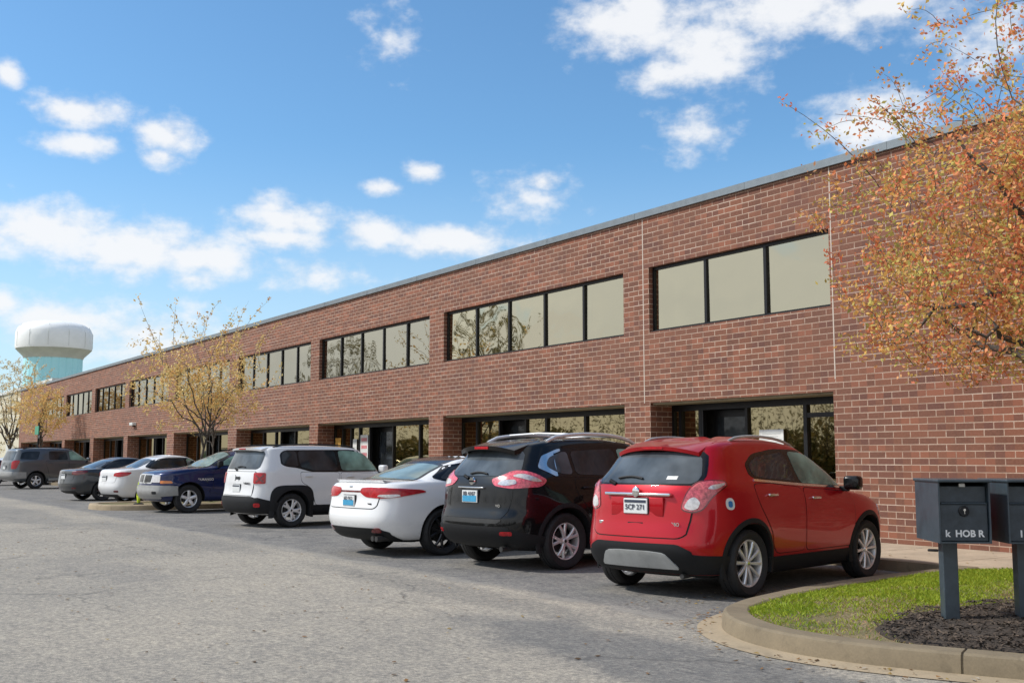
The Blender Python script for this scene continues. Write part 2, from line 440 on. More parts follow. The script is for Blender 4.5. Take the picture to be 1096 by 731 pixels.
for a, e, rx, ry, s in BL:
    dx = mth(nt, 'MULTIPLY', mth(nt, 'SUBTRACT', az, a), 1 / (rx * 1.12))
    dy = mth(nt, 'MULTIPLY', mth(nt, 'SUBTRACT', el, e), 1 / (ry * 1.2))
    d2 = mth(nt, 'ADD', mth(nt, 'MULTIPLY', dx, dx), mth(nt, 'MULTIPLY', dy, dy))
    d = mth(nt, 'MULTIPLY', mth(nt, 'SUBTRACT', 1.0, mth(nt, 'SQRT', d2)), s)
    d = mth(nt, 'MAXIMUM', d, -1.0)
    acc = d if acc is None else mth(nt, 'MAXIMUM', acc, d)
dens = mth(nt, 'ADD', acc, mth(nt, 'MULTIPLY_ADD', n1, 1.9, -.88))
alpha = mth(nt, 'MULTIPLY', sstep(nt, dens, -.16, .85), .93)
# the rest of the sky, all round: broken cumulus
n3v = nt.nodes.new('ShaderNodeVectorMath'); n3v.operation = 'DIVIDE'
dz = mth(nt, 'ADD', mth(nt, 'MAXIMUM', sx.outputs[2], 0.0), .18)
c3 = nt.nodes.new('ShaderNodeCombineXYZ')
nt.links.new(mth(nt, 'DIVIDE', sx.outputs[0], dz), c3.inputs[0]); nt.links.new(mth(nt, 'DIVIDE', sx.outputs[1], dz), c3.inputs[1])
n3 = noise(nt, c3.outputs[0], .9, 7, .58)
inview = mth(nt, 'MULTIPLY', sstep(nt, az, 105, 119), sstep(nt, az, 180, 176))
inview = mth(nt, 'MULTIPLY', inview, sstep(nt, el, 36, 26))
rest = mth(nt, 'MULTIPLY', sstep(nt, n3, .46, .6), mth(nt, 'SUBTRACT', 1.0, inview))
added_bank = mth(nt, 'MULTIPLY', mth(nt, 'MULTIPLY', sstep(nt, el, 34, 10), .93), mth(nt, 'MULTIPLY', mth(nt, 'SUBTRACT', 1.0, inview), sstep(nt, mth(nt, 'ADD', n2, mth(nt, 'MULTIPLY', n3, .5)), .3, .62)))  # unseen low cloud bank, added to even window reflections and soften the light
rest = mth(nt, 'MAXIMUM', rest, added_bank)
alpha = mth(nt, 'MAXIMUM', alpha, rest)
shade = sstep(nt, mth(nt, 'ADD', n1, mth(nt, 'MULTIPLY', dens, .35)), .25, .8)
ccol = mix(nt, shade, (4.2, 4.4, 4.75), (5.15, 5.2, 5.3))
# thin whitish air low down
hz = mth(nt, 'MULTIPLY', sstep(nt, el, 17, 0), .6)
skyc = mix(nt, 1.0, sky.outputs[0], (.60, .84, .94), 'MULTIPLY')
base = mix(nt, hz, skyc, (3.85, 4.5, 5.2))
bcol = mix(nt, sstep(nt, mth(nt, 'ADD', noise(nt, c3.outputs[0], .45, 4, .5), mth(nt, 'MULTIPLY', el, -.006)), .30, .60), (6.2, 6.1, 5.9), (4.4, 4.5, 4.7))
ccol = mix(nt, added_bank, ccol, bcol)
nt.links.new(mix(nt, alpha, base, ccol), bg.inputs[0])
bg.inputs[1].default_value = .12
nt.links.new(bg.outputs[0], wo.inputs[0])
sl = bpy.data.lights.new('sun', 'SUN'); sl.energy = 2.45; sl.angle = R(4); sl.color = (1, .95, .87)
so = bpy.data.objects.new('sun', sl); link(so)
so.rotation_euler = SUN_DIR.to_track_quat('Z', 'Y').to_euler(); so.location = (-10, -30, 30)
vs = sc.view_settings; vs.view_transform = 'Standard'; vs.look = 'None'; vs.exposure = .62; vs.gamma = 1

# ------------------------------------------------------------------ ground, parking lot, kerbs
bm = bmesh.new()
vv = [bm.verts.new(c) for c in ((-1500, -1500, -.03), (1500, -1500, -.03), (1500, 1500, -.03), (-1500, 1500, -.03))]
bm.faces.new(vv)
tag(mesh_obj('ground', bm, M['soil']), kind='structure')
bm = bmesh.new()
vv = [bm.verts.new(c) for c in ((-150, -42, 0), (45, -42, 0), (45, -2.25, 0), (-150, -2.25, 0))]
bm.faces.new(vv)
tag(mesh_obj('parking_lot', bm, M['asphalt']), kind='structure')
# sidewalk as slabs with narrow joints
bm = bmesh.new()
x = -86.0
while x < 12:
    box(bm, x + .005, x + 1.51, -2.2, -.002, -.02, .13)
    x += 1.52
bmesh.ops.bevel(bm, geom=[e for e in bm.edges if all(v.co.z > .1 for v in e.verts)], offset=.008, segments=1, affect='EDGES')
tag(mesh_obj('sidewalk', bm, M['walk']), kind='structure')

def sweep_kerb(path, wd=.24, h=.15, closed=False):
    """Kerb swept along path; the outer (road) side is on the right of travel."""
    bm = bmesh.new()
    prof = [(0, -.02), (.012, h - .045), (.022, h - .015), (.045, h), (wd - .02, h), (wd, h - .012), (wd, -.02)]
    if not closed:      # contraction joints every few metres, as shallow grooves
        out = [(path[0], 0)]; acc_ = 1.1
        for p, q in zip(path[:-1], path[1:]):
            P, Q = Vector(p), Vector(q); L_ = (Q - P).length
            if L_ < 1e-5: continue
            t = 3.0 - acc_
            while t < L_ - .012:
                if t > .012:
                    for dd, g in ((-.009, 0), (-.005, .012), (.005, .012), (.009, 0)): out.append((tuple(P.lerp(Q, (t + dd) / L_)), g))
                    acc_ = -t
                t += 3.0
            acc_ += L_; out.append((q, 0))
            acc_ = acc_ % 3.0
        path = [o_[0] for o_ in out]; grv = [o_[1] for o_ in out]
    else: grv = [0] * len(path)
    n = len(path); rings = []
    for i, p in enumerate(path):
        a = Vector(path[(i - 1) % n] if closed else path[max(i - 1, 0)]); b_ = Vector(path[(i + 1) % n] if closed else path[min(i + 1, n - 1)])
        d = (b_ - a).normalized(); nrm = Vector((-d.y, d.x))
        g = grv[i]; rings.append([bm.verts.new((p[0] + nrm.x * (q + (g if q < .05 else 0)), p[1] + nrm.y * (q + (g if q < .05 else 0)), z - g if z > .1 else z)) for q, z in prof])
    m = n if closed else n - 1
    for i in range(m):
        r0, r1 = rings[i], rings[(i + 1) % n]
        for k in range(len(prof) - 1):
            bm.faces.new((r0[k + 1], r0[k], r1[k], r1[k + 1]))
    return bm

def round_poly(pts, r):
    out = []; n = len(pts)
    for i in range(n):
        p = Vector(pts[i]); a = Vector(pts[i - 1]); b_ = Vector(pts[(i + 1) % n])
        da, db = (a - p), (b_ - p); la, lb = da.length, db.length
        if la < 1e-6 or lb < 1e-6: continue
        q = min(r, la * .45, lb * .45)
        A = p + da / la * q; B = p + db / lb * q
        for t in (0, .25, .5, .75, 1): out.append(tuple(A * (1 - t) ** 2 + p * 2 * t * (1 - t) + B * t * t))
    return out

def smooth_path(pts, it=3, closed=False):
    for _ in range(it):
        q = [] if closed else [pts[0]]
        m = len(pts) if closed else len(pts) - 1
        for i in range(m):
            a = pts[i]; b = pts[(i + 1) % len(pts)]
            q.append((a[0] * .75 + b[0] * .25, a[1] * .75 + b[1] * .25)); q.append((a[0] * .25 + b[0] * .75, a[1] * .25 + b[1] * .75))
        if not closed: q.append(pts[-1])
        pts = q
    return pts

def strip(path, w0, w1, z, seg_z=None):
    bm = bmesh.new(); rr = []
    for i, p in enumerate(path):
        a = Vector(path[max(i - 1, 0)]); b_ = Vector(path[min(i + 1, len(path) - 1)])
        d = (b_ - a).normalized(); nrm = Vector((-d.y, d.x))
        rr.append((bm.verts.new((p[0] + nrm.x * w0, p[1] + nrm.y * w0, z)), bm.verts.new((p[0] + nrm.x * w1, p[1] + nrm.y * w1, z + .012))))
    for i in range(len(rr) - 1):
        bm.faces.new((rr[i][0], rr[i + 1][0], rr[i + 1][1], rr[i][1]))
    return bm

# near island: kerb runs down the parking side, round the nose and off to the right
isl = [(-8.02, -2.36), (-7.98, -3.2), (-7.85, -4.6), (-7.62, -5.7), (-7.35, -6.6), (-7.2, -6.95), (-6.95, -7.4), (-6.4, -7.82), (-5.75, -8.0), (-5.1, -7.92), (-4.5, -7.66), (-3.6, -7.2), (-1.5, -6.6), (6, -5.2)]
isl = smooth_path(isl, 3)
tag(mesh_obj('kerb', sweep_kerb(isl), M['kerb'], smooth=30), kind='structure')
tag(mesh_obj('gutter', strip(isl, -.20, .01, .006), M['gutter']), kind='structure')
# kerb of the sidewalk, in front of the cars
wk = [(-86.0, -2.35)] + [(-86 + i * 2.0, -2.35) for i in range(1, 26)] + [(-33.2, -2.35)]
bm = bmesh.new(); box(bm, -86, -33.3, -2.36, -2.203, -.02, .132); box(bm, -30.4, -8.03, -2.36, -2.203, -.02, .132)
tag(mesh_obj('kerb', bm, M['kerb']), kind='structure')
# far island with the young trees
far = [(-33.35, -2.36), (-33.35, -5.6), (-33.1, -6.6), (-32.3, -7.0), (-31.2, -6.9), (-30.6, -6.2), (-30.45, -5.2), (-30.45, -2.36)]
far = smooth_path(far, 3)
tag(mesh_obj('kerb', sweep_kerb(far), M['gutter'], smooth=40), kind='structure')
bm = bmesh.new()
vs_ = [bm.verts.new((x * 1.0, y, .12)) for x, y in [(-31.9 + (x + 31.9) * .88, -2.37 + (y + 2.37) * .96) for x, y in far]]
bm.faces.new(vs_)
tag(mesh_obj('island_soil', bm, M['soil']), kind='structure')

# near island soil: a gently domed grid clipped to the outline
def inside(px, py, poly):
    c = False; j = len(poly) - 1
    for i in range(len(poly)):
        xi, yi = poly[i]; xj, yj = poly[j]
        if (yi > py) != (yj > py) and px < (xj - xi) * (py - yi) / (yj - yi) + xi: c = not c
        j = i
    return c
def offs(path, q):
    out = []
    for i, p in enumerate(path):
        a = Vector(path[max(i - 1, 0)]); b_ = Vector(path[min(i + 1, len(path) - 1)])
        d = (b_ - a).normalized(); out.append((p[0] - d.y * q, p[1] + d.x * q))
    return out
inner = offs(isl, .23)
ipoly = inner + [(6, -2.21), (inner[0][0], -2.21)]
def islz(x, y):
    d = min((x - a) ** 2 + (y - b) ** 2 for a, b in inner[::4]) ** .5
    return .115 + .05 * min(1, d / .8) + .008 * math.sin(x * 5 + y * 3) + .006 * math.sin(x * 11 - y * 9)
bm = bmesh.new()
cen = bm.verts.new((-3.2, -5.0, .2))
bv = [bm.verts.new((x, y, .12)) for x, y in ipoly]
rings = [bv]
for t in (.04, .1, .2, .35, .55, .8):
    rings.append([bm.verts.new((x + (-3.2 - x) * t, y + (-5 - y) * t, islz(x + (-3.2 - x) * t, y + (-5 - y) * t))) for x, y in ipoly])
for a, b_ in zip(rings[:-1], rings[1:]):
    for i in range(len(a)): bm.faces.new((a[i], a[(i + 1) % len(a)], b_[(i + 1) % len(a)], b_[i]))
for i in range(len(bv)): bm.faces.new((rings[-1][i], rings[-1][(i + 1) % len(bv)], cen))
tag(mesh_obj('island_soil', bm, M['soil'], smooth=60), kind='structure')

mulch_poly = [(-5.25, -7.45), (-5.5, -7.2), (-5.5, -6.85), (-5.72, -6.4), (-5.6, -6.0), (-5.8, -5.5), (-5.6, -5.1), (-5.0, -5.0), (-4.4, -4.6), (-2.5, -4.6), (1, -4.6), (1, -5.8), (-1.5, -6.3), (-3.4, -6.95), (-4.3, -7.38), (-4.9, -7.5)]
mulch_poly = smooth_path(mulch_poly, 2, True)
# mulch bed: low mound plus loose shreds
mm = simple('dark_mulch', (.05, .038, .029), .95, var=.6, vscale=50, bmp=.8, bscale=45)
mm2 = simple('mulch_shreds', (.085, .062, .045), .95, var=.7, vscale=9)
rnd = random.Random(3)
bm = bmesh.new()
c0 = (-4.2, -6.0)
rings = []
for t, h in ((0, .005), (.06, .03), (.2, .045), (.5, .05)):
    rings.append([bm.verts.new((x + (c0[0] - x) * t, y + (c0[1] - y) * t, islz(x + (c0[0] - x) * t, y + (c0[1] - y) * t) + h)) for x, y in mulch_poly])
cen = bm.verts.new((c0[0], c0[1], .23))
for a, b_ in zip(rings[:-1], rings[1:]):
    for i in range(len(a)): bm.faces.new((a[i], a[(i + 1) % len(a)], b_[(i + 1) % len(a)], b_[i]))
for i in range(len(mulch_poly)): bm.faces.new((rings[-1][i], rings[-1][(i + 1) % len(mulch_poly)], cen))
for i in range(16000):
    x = rnd.uniform(-6.3, -2.5); y = rnd.uniform(-7.8, -4.4)
    if not inside(x, y, mulch_poly): continue
    z = islz(x, y) + .045; a = rnd.uniform(0, 6.28); l = rnd.uniform(.008, .03); wd = rnd.uniform(.004, .009)
    dx, dy = math.cos(a), math.sin(a); tz = rnd.uniform(-.3, .5)
    p = [(-l, -wd), (l, -wd), (l, wd), (-l, wd)]
    f = bm.faces.new([bm.verts.new((x + q * dx - s * dy, y + q * dy + s * dx, z + q * tz + abs(s) * .3 + rnd.uniform(0, .012))) for q, s in p])
    f.material_index = 1 if rnd.random() < .6 else 0
tag(mesh_obj('mulch', bm, [mm, mm2]), kind='stuff', label='dark shredded mulch bed round the mailbox posts', cat='mulch')

# ------------------------------------------------------------------ grass blades on the near island
def color_attr(me, cols):
    at = me.color_attributes.new('tint', 'FLOAT_COLOR', 'POINT')
    flat = []
    for c in cols: flat += [c[0], c[1], c[2], 1.0]
    at.data.foreach_set('color', flat)
def raw_mesh(name, verts, faces, mats, parent=None, cols=None, smooth=False):
    me = bpy.data.meshes.new(name); me.from_pydata(verts, [], faces)
    if not isinstance(mats, (list, tuple)): mats = [mats]
    for m in mats: me.materials.append(m)
    if cols: color_attr(me, cols)
    if smooth: me.polygons.foreach_set('use_smooth', [True] * len(me.polygons))
    return link(bpy.data.objects.new(name, me), parent)
rnd = random.Random(8)
V, Fc, Cc = [], [], []
def clump(x, y): return .5 + .5 * math.sin(x * 2.3 + 1.3 * math.sin(y * 1.7)) * math.cos(y * 2.9 + math.sin(x * 3.1))
cnt = 0
while cnt < 95000:
    x = rnd.uniform(-8.0, -3.0); y = rnd.uniform(-8.3, -2.3)
    if not inside(x, y, ipoly): continue
    d = min((x - a) ** 2 + (y - b) ** 2 for a, b in inner[::6]) ** .5
    inm = inside(x, y, mulch_poly)
    # grass is thick beside the parking kerb, thins to straw towards the mulch
    edge = max((x + 7.9) * .5, 1.45 - 1.3 * abs(x + 5.95 + (y + 6.9) * -.30)) + max(0, -(y + 6.9)) * .4
    k = 1.35 - edge * .80 + .7 * (clump(x, y) - .5)
    if inm: k = -.25 + .25 * clump(x * 2, y * 2)
    cnt += 1
    if rnd.random() > max(.14, k): continue
    dry = rnd.random() > k * .95 + .12
    z = islz(x, y); h = rnd.uniform(.014, .042) * (.6 if dry else 1); a = rnd.uniform(0, 6.28); wd = rnd.uniform(.002, .0045) * 1.3
    lx, ly = math.cos(a) * wd, math.sin(a) * wd; tx, ty = rnd.uniform(-.04, .04), rnd.uniform(-.04, .04)
    i = len(V)
    V += [(x - lx, y - ly, z - .01), (x + lx, y + ly, z - .01), (x + tx * .5 + lx * .7, y + ty * .5 + ly * .7, z + h * .6), (x + tx, y + ty, z + h)]
    Fc += [(i, i + 1, i + 2), (i, i + 2, i + 3)]
    if dry: c = (.42 + rnd.uniform(-.1, .1), .34 + rnd.uniform(-.08, .06), .17)
    else:
        q = rnd.random(); c = (.22 + .2 * q, .34 + .13 * q, .025 + .02 * q)
    Cc += [c] * 4
tag(raw_mesh('grass', V, Fc, M['leaf'], cols=Cc), kind='stuff', label='thin green turf with straw patches inside the kerb', cat='grass')

# ------------------------------------------------------------------ the brick building
bld = empty('office_building', (-36, 0, 0))
tag(bld, 'long two storey red brick office building with dark ribbon windows', 'building')
OX = 36
bays = [(-16.32, -11.81), (-24.44, -17.11), (-32.39, -25.19), (-39.93, -33.07), (-47.86, -40.87), (-55.55, -48.9), (-62.7, -56.3), (-70.1, -63.5), (-77.3, -70.85), (-84.7, -78.2)]
UP = 9
ZT, ZS, ZW0, ZW1 = 6.22, 2.5, 3.9, 5.2
XR, XL = 14.0, -85.6
bays_s = sorted(bays)
bm = bmesh.new()
x = XL
for (a, b_) in bays_s:
    box(bm, x + OX, a + OX, 0, .9, 0, ZT)
    if a < -84:
        box(bm, a + OX, b_ + OX, 0, .62, ZS, ZT)
    else:
        box(bm, a + OX, b_ + OX, 0, .62, ZS, ZW0)
        box(bm, a + OX, b_ + OX, 0, .62, ZW1, ZT)
    x = b_
box(bm, x + OX, XR + OX, 0, .9, 0, ZT)
mesh_obj('wall', bm, M['brick'], bld)
bm = bmesh.new(); box(bm, XL + OX, XR + OX, .903, 26, 0, ZT - .01)
mesh_obj('rear_block', bm, M['brick'], bld)
bm = bmesh.new()
box(bm, XL - .08 + OX, XR + .08 + OX, -.06, .3, ZT + .0, ZT + .13)
mesh_obj('coping', bm, M['coping'], bld)
for k in range(31):
    bm = bmesh.new(); xx = XL + 1.8 + k * 3.05 + OX
    box(bm, xx - .035, xx + .035, -.064, -.0605, ZT + .004, ZT + .128); mesh_obj('coping_seam', bm, M['coping'], bld)
bm = bmesh.new(); box(bm, XL + .1 + OX, XR - .1 + OX, .31, 25.9, ZT, ZT + .03)
mesh_obj('roof', bm, M['soffit'], bld)
bm = bmesh.new()
for i, (a, b_) in enumerate(bays[:9]):
    if i in (0, 3):
        xx = a - .17; bm = bmesh.new()
        box(bm, xx - .011 + OX, xx + .011 + OX, -.0035, .0, ZS, ZT - .005)
        mesh_obj('control_joint', bm, M['joint'], bld)
xx = -11.76; bm = bmesh.new()
box(bm, xx - .011 + OX, xx + .011 + OX, -.0035, 0, ZS + .2, ZT - .005)
mesh_obj('control_joint', bm, M['joint'], bld)

sm = simple('sill_flashing', (.06, .065, .07), .5, .3)
rnd = random.Random(12)
for i, (a, b_) in enumerate(bays[:9]):
    npan = 3 if i == 0 else 5
    bm = bmesh.new(); y0, y1 = .10, .17
    A, B = a + OX, b_ + OX
    box(bm, A, A + .05, y0, y1, ZW0, ZW1); box(bm, B - .05, B, y0, y1, ZW0, ZW1)
    box(bm, A + .05, B - .05, y0, y1, ZW0, ZW0 + .05); box(bm, A + .05, B - .05, y0, y1, ZW1 - .06, ZW1)
    wdt = (B - A) / npan
    for k in range(1, npan):
        xx = A + k * wdt; box(bm, xx - .032, xx + .032, y0 - .01, y1, ZW0 + .05, ZW1 - .06)
    box(bm, A + .003, B - .003, .02, y0 - .012, ZW0 + .001, ZW0 + .02)
    fr = mesh_obj('upper_window', bm, M['frame'], bld)
    for k in range(npan):
        bm = bmesh.new(); vv, _ = box(bm, A + k * wdt + .034, A + (k + 1) * wdt - .034, .13, .138, ZW0 + .05, ZW1 - .06)
        t1, t2 = rnd.uniform(-.007, .007), rnd.uniform(-.006, .006)
        for v in vv: v.co.y += (v.co.x - (A + (k + .5) * wdt)) * t1 + (v.co.z - 4.55) * t2
        mesh_obj('pane', bm, M['glass'] if i in (0, 1) else M['glass_grey'], fr)
    # blinds behind the glass
    if i < 4:
        for k in range(npan):
            bm = bmesh.new(); drop = ZW0 + .06
            if i == 1 and k == 4: drop = ZW0 + .35
            box(bm, A + k * wdt + .05, A + (k + 1) * wdt - .05, .24, .243, drop, ZW1 - .07)
            mesh_obj('blind', bm, M['blind'], fr)
    else:
        for k in range(npan):
            bm = bmesh.new(); n = 9; left = rnd.random() < .5
            open_ = [.2, .5, .35, .6, .1][(k + i) % 5]
            for s in range(n):
                if (s / n < open_) == left and rnd.random() < .85: continue
                xs = A + k * wdt + .08 + s * (wdt - .16) / n
                bxv, _ = box(bm, xs, xs + .1, .24, .244, ZW0 + .08, ZW1 - .08)
                for v in bxv[1:3] + bxv[5:7]: v.co.y += .05
            mesh_obj('vertical_blind', bm, M['blind'], fr)
    bm = bmesh.new(); box(bm, A + .01, B - .01, .6, .9, ZW0 - .01, ZW1 + .01)
    mesh_obj('dark_backing', bm, M['dark'], fr)  # black backing box in place of the room's shaded depth

# ground floor shopfronts
cols0 = {0: [-16.07, -15.51, ('D', -15.45, -14.29), -12.9], 1: [-23.68, ('D', -22.63, -21.48), -20.64, -19.15],
         2: [-31.73, -31.12, -30.52, ('D', -29.81, -28.3), -26.7], 3: [-38.6, -37.4, ('D', -36.9, -35.6), -34.3]}
for i, (a, b_) in enumerate(bays):
    A, B = a + OX, b_ + OX
    lst = cols0.get(i)
    if lst is None:
        wd = (b_ - a); lst = [a + wd * .22, a + wd * .4, ('D', a + wd * .45, a + wd * .62), a + wd * .8]
    bm = bmesh.new(); y0, y1 = .56, .64
    box(bm, A + .002, B - .002, y0, y1, 2.34, 2.46)
    box(bm, A + .002, A + .06, y0, y1, .13, 2.34); box(bm, B - .06, B - .002, y0, y1, .13, 2.34)
    dz_ = []
    edges = [a + .06]
    for t in lst:
        if isinstance(t, tuple):
            dz_.append(t); box(bm, t[1] - .03 + OX, t[1] + .03 + OX, y0 - .01, y1, .13, 2.34); box(bm, t[2] - .03 + OX, t[2] + .03 + OX, y0 - .01, y1, .13, 2.34)
        else:
            box(bm, t - .04 + OX, t + .04 + OX, y0 - .01, y1, .13, 2.34)
    D = dz_[0]
    box(bm, A + .06, D[1] - .03 + OX, y0, y1, .13, .25); box(bm, D[2] + .03 + OX, B - .06, y0, y1, .13, .25)
    if i == 0: box(bm, -12.86 + OX, -12.0 + OX, y0 - .005, y1, 2.12, 2.2)
    fr = mesh_obj('shopfront', bm, M['frame'], bld)
    bm = bmesh.new()
    box(bm, A + .06, D[1] - .03 + OX, .6, .606, .25, 2.34); mesh_obj('glass', bm, M['glass_low'], fr)
    bm = bmesh.new(); box(bm, D[2] + .03 + OX, B - .06, .6, .606, .25, 2.34); mesh_obj('glass', bm, M['glass_low'], fr)
    # entrance: a dark vestibule, its door leaf set deeper
    bm = bmesh.new()
    box(bm, D[1] + .03 + OX, D[2] - .03 + OX, .84, .88, .13, 2.34)
    dr = mesh_obj('door', bm, M['frame'], bld)
    bm = bmesh.new(); box(bm, D[1] + .14 + OX, D[2] - .14 + OX, .83, .838, .4, 2.2)
    mesh_obj('glass', bm, M['tint'], dr)
    bm = bmesh.new(); tube(bm, [(D[2] - .1 + OX, .78, .95), (D[2] - .1 + OX, .78, 1.35)], .014); tube(bm, [(D[2] - .1 + OX, .78, 1.0), (D[2] - .1 + OX, .84, 1.0)], .01); tube(bm, [(D[2] - .1 + OX, .78, 1.3), (D[2] - .1 + OX, .84, 1.3)], .01)
    mesh_obj('handle', bm, M['chrome'], dr)
    bm = bmesh.new(); box(bm, A + .001, B - .001, .07, .618, ZS - .035, ZS - .002)
    mesh_obj('soffit', bm, M['soffit'], bld)
    bm = bmesh.new(); box(bm, A + .01, B - .01, .885, .902, .1, 2.48)
    mesh_obj('dark_backing', bm, M['dark'], bld)

# things fixed to the glass
def text_mesh(txt, size, mat, name, parent, loc, rot, depth=.002, bold=0.0, align='CENTER'):
    cu = bpy.data.curves.new('t', 'FONT'); cu.body = txt; cu.size = size; cu.extrude = depth; cu.offset = bold; cu.align_x = align; cu.align_y = 'CENTER'; cu.resolution_u = 3
    to = bpy.data.objects.new('t', cu); col.objects.link(to)
    dg = bpy.context.evaluated_depsgraph_get()
    me = bpy.data.meshes.new_from_object(to.evaluated_get(dg)); me.name = name
    bpy.data.objects.remove(to)
    me.materials.clear(); me.materials.append(mat)
    o = link(bpy.data.objects.new(name, me), parent)
    o.location = loc; o.rotation_euler = rot
    return o
ns = empty('notice', (-13.68, .54, 1.78))
tag(ns, 'white notice sheet on the entrance glass above the red car roof', 'notice')
mesh_obj('sheet', rbox(-.29, .29, 0, .012, -.13, .15, .004, 1), M['paper'], ns)
for k, (q, l) in enumerate(((.08, .22), (.03, .16), (-.02, .24), (-.07, .2))):
    bm = bmesh.new(); box(bm, -l, l, -.004, -.001, q - .008, q + .008); mesh_obj('printed_line', bm, M['tankrib'], ns)
def poster(x0, x1, z0, z1, mat, lab, stripes=None):
    e = empty('poster', ((x0 + x1) / 2, .545, (z0 + z1) / 2)); tag(e, lab, 'poster')
    hw, hh = (x1 - x0) / 2, (z1 - z0) / 2
    mesh_obj('sheet', rbox(-hw, hw, 0, .01, -hh, hh, .003, 1), mat, e)
    if stripes:
        for k in range(3):
            bm = bmesh.new(); box(bm, -hw * .75, hw * .75, -.004, -.001, hh * (.7 - k * .55) - .07, hh * (.7 - k * .55) + .03); mesh_obj('printed_band', bm, stripes, e)
poster(-32.25, -31.85, 1.35, 2.05, M['orange'], 'orange poster in the shopfront window over the white square suv')
poster(-30.95, -30.68, 1.4, 2.0, M['paper'], 'narrow white leaflet between two posters in the shopfront', M['tankrib'])
poster(-30.42, -29.9, 1.3, 2.12, M['paper'], 'white and red poster beside the black doorway', M['pink'])

# ------------------------------------------------------------------ mailboxes
mail_rz = math.atan2(rt.y, rt.x) + R(-4)          # the row of boxes runs this way, doors face the drive
def mailbox(px, py, txt, label, txt_x, post_x=-.05):
    root = empty('mailbox', (px, py, .12), mail_rz)
    tag(root, label, 'mailbox', 'dark steel mailboxes on posts')
    # local frame: x along the row, -y towards the drive
    mesh_obj('post', rbox(post_x - .056, post_x + .056, -.056, .056, 0, .672, .006, 2), M['mail'], root)
    W, D, Z0, Z1 = .19, .31, .672, 1.125
    bm = bmesh.new()
    # shell: open-fronted case with a hooded lip
    t = .012; yf = -.27
    box(bm, -W, -W + t, yf, D, Z0, Z1); box(bm, W - t, W, yf, D, Z0, Z1)
    box(bm, -W + t, W - t, yf, D, Z0, Z0 + t); box(bm, -W + t, W - t, D - t, D, Z0 + t, Z1)
    mesh_obj('case', bm, M['mail'], root)
    mesh_obj('lid', rbox(-W - .012, W + .012, yf - .035, D + .01, Z1, Z1 + .022, .007, 2), M['mail'], root)
    dr = mesh_obj('door', rbox(-W + .016, W - .016, yf + .022, yf + .04, Z0 + .015, Z1 - .165, .005, 2), M['maildoor'], root)
    hp = mesh_obj('flap', rbox(-W + .016, W - .016, yf + .045, yf + .06, Z1 - .155, Z1 - .03, .005, 2), M['maildoor'], root)
    mesh_obj('hinge_bar', rbox(-W + .02, W - .02, yf + .01, yf + .03, Z1 - .163, Z1 - .153, .003, 1), M['mail'], dr)
    bm = bmesh.new(); lathe(bm, [(0, yf + .004), (.036, yf + .004), (.04, yf + .012), (.04, yf + .024)], 28, Matrix.Translation((0, 0, Z1 - .215)))
    lk = mesh_obj('lock', bm, M['plastic'], dr, smooth=40)
    bm = bmesh.new(); lathe(bm, [(0, yf - .002), (.009, yf - .002), (.01, yf + .006)], 16, Matrix.Translation((0, 0, Z1 - .205)))
    box(bm, -.002, .002, yf - .001, yf + .004, Z1 - .235, Z1 - .21)
    mesh_obj('key_cylinder', bm, M['chrome'], lk, smooth=40)
    mesh_obj('latch_tab', rbox(-.025, .02, yf + .028, yf + .044, Z1 - .035, Z1 - .008, .003, 1), M['tankrib'], root)
    text_mesh(txt, .07, M['lettering'], 'lettering', dr, (txt_x, yf + .019, Z0 + .07), (R(90), 0, 0), .001, .0022)
    return root
mailbox(-5.185, -6.60, 'k  HOB R', 'dark steel mailbox lettered k HOB R, on the post beside the turf', .0)
d_ = Vector((math.cos(mail_rz), math.sin(mail_rz)))
mailbox(-5.185 + d_.x * .505, -6.60 + d_.y * .505, '1 H E', 'dark steel mailbox lettered 1 H, cut by the frame edge', -.03, -.0)

# ------------------------------------------------------------------ water tower
tw = empty('water_tower', (-279.0, 38.85, 0)); tag(tw, 'white water tower with a pale blue fluted pedestal beyond the building', 'water tower')
s = 260 / 1164.07
def lz(prof, name, mat, par, n=64):
    bm = bmesh.new()
    lathe(bm, [(r, z) for r, z in prof], n)
    for v in bm.verts: v.co = Vector((v.co.x, -v.co.z, v.co.y))
    bmesh.ops.recalc_face_normals(bm, faces=bm.faces)
    return mesh_obj(name, bm, mat, par, smooth=35)
def pz(y): return CH + (489.7 - y) * s
lz([(0, pz(343)), (10 * s, pz(343.3)), (22 * s, pz(344.5)), (31 * s, pz(347)), (36.5 * s, pz(351)), (38.6 * s, pz(356)), (39 * s, pz(362)), (39 * s, pz(371)), (38.4 * s, pz(374))], 'tank', M['tank'], tw)
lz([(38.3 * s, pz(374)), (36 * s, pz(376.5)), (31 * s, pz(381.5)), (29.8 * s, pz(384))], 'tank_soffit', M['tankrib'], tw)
bm = bmesh.new(); n = 96; rr = []
for z, r in ((pz(384), 29.6 * s), (pz(440), 29.4 * s), (0, 29.4 * s)):
    rr.append([bm.verts.new(((r - (.1 if k % 4 == 0 else 0)) * math.cos(2 * math.pi * k / n), (r - (.1 if k % 4 == 0 else 0)) * math.sin(2 * math.pi * k / n), z)) for k in range(n)])
for a, b_ in zip(rr[:-1], rr[1:]):
    for k in range(n): bm.faces.new((a[k], a[(k + 1) % n], b_[(k + 1) % n], b_[k]))
mesh_obj('pedestal', bm, M['tankblue'], tw)
for k in range(0, n, 4):
    bm = bmesh.new(); a = 2 * math.pi * k / n; r = 29.5 * s - .12
    tube(bm, [(r * math.cos(a), r * math.sin(a), 0), (r * math.cos(a), r * math.sin(a), pz(384))], .09, 5)
    mesh_obj('joint_line', bm, M['tankjoint'], tw)
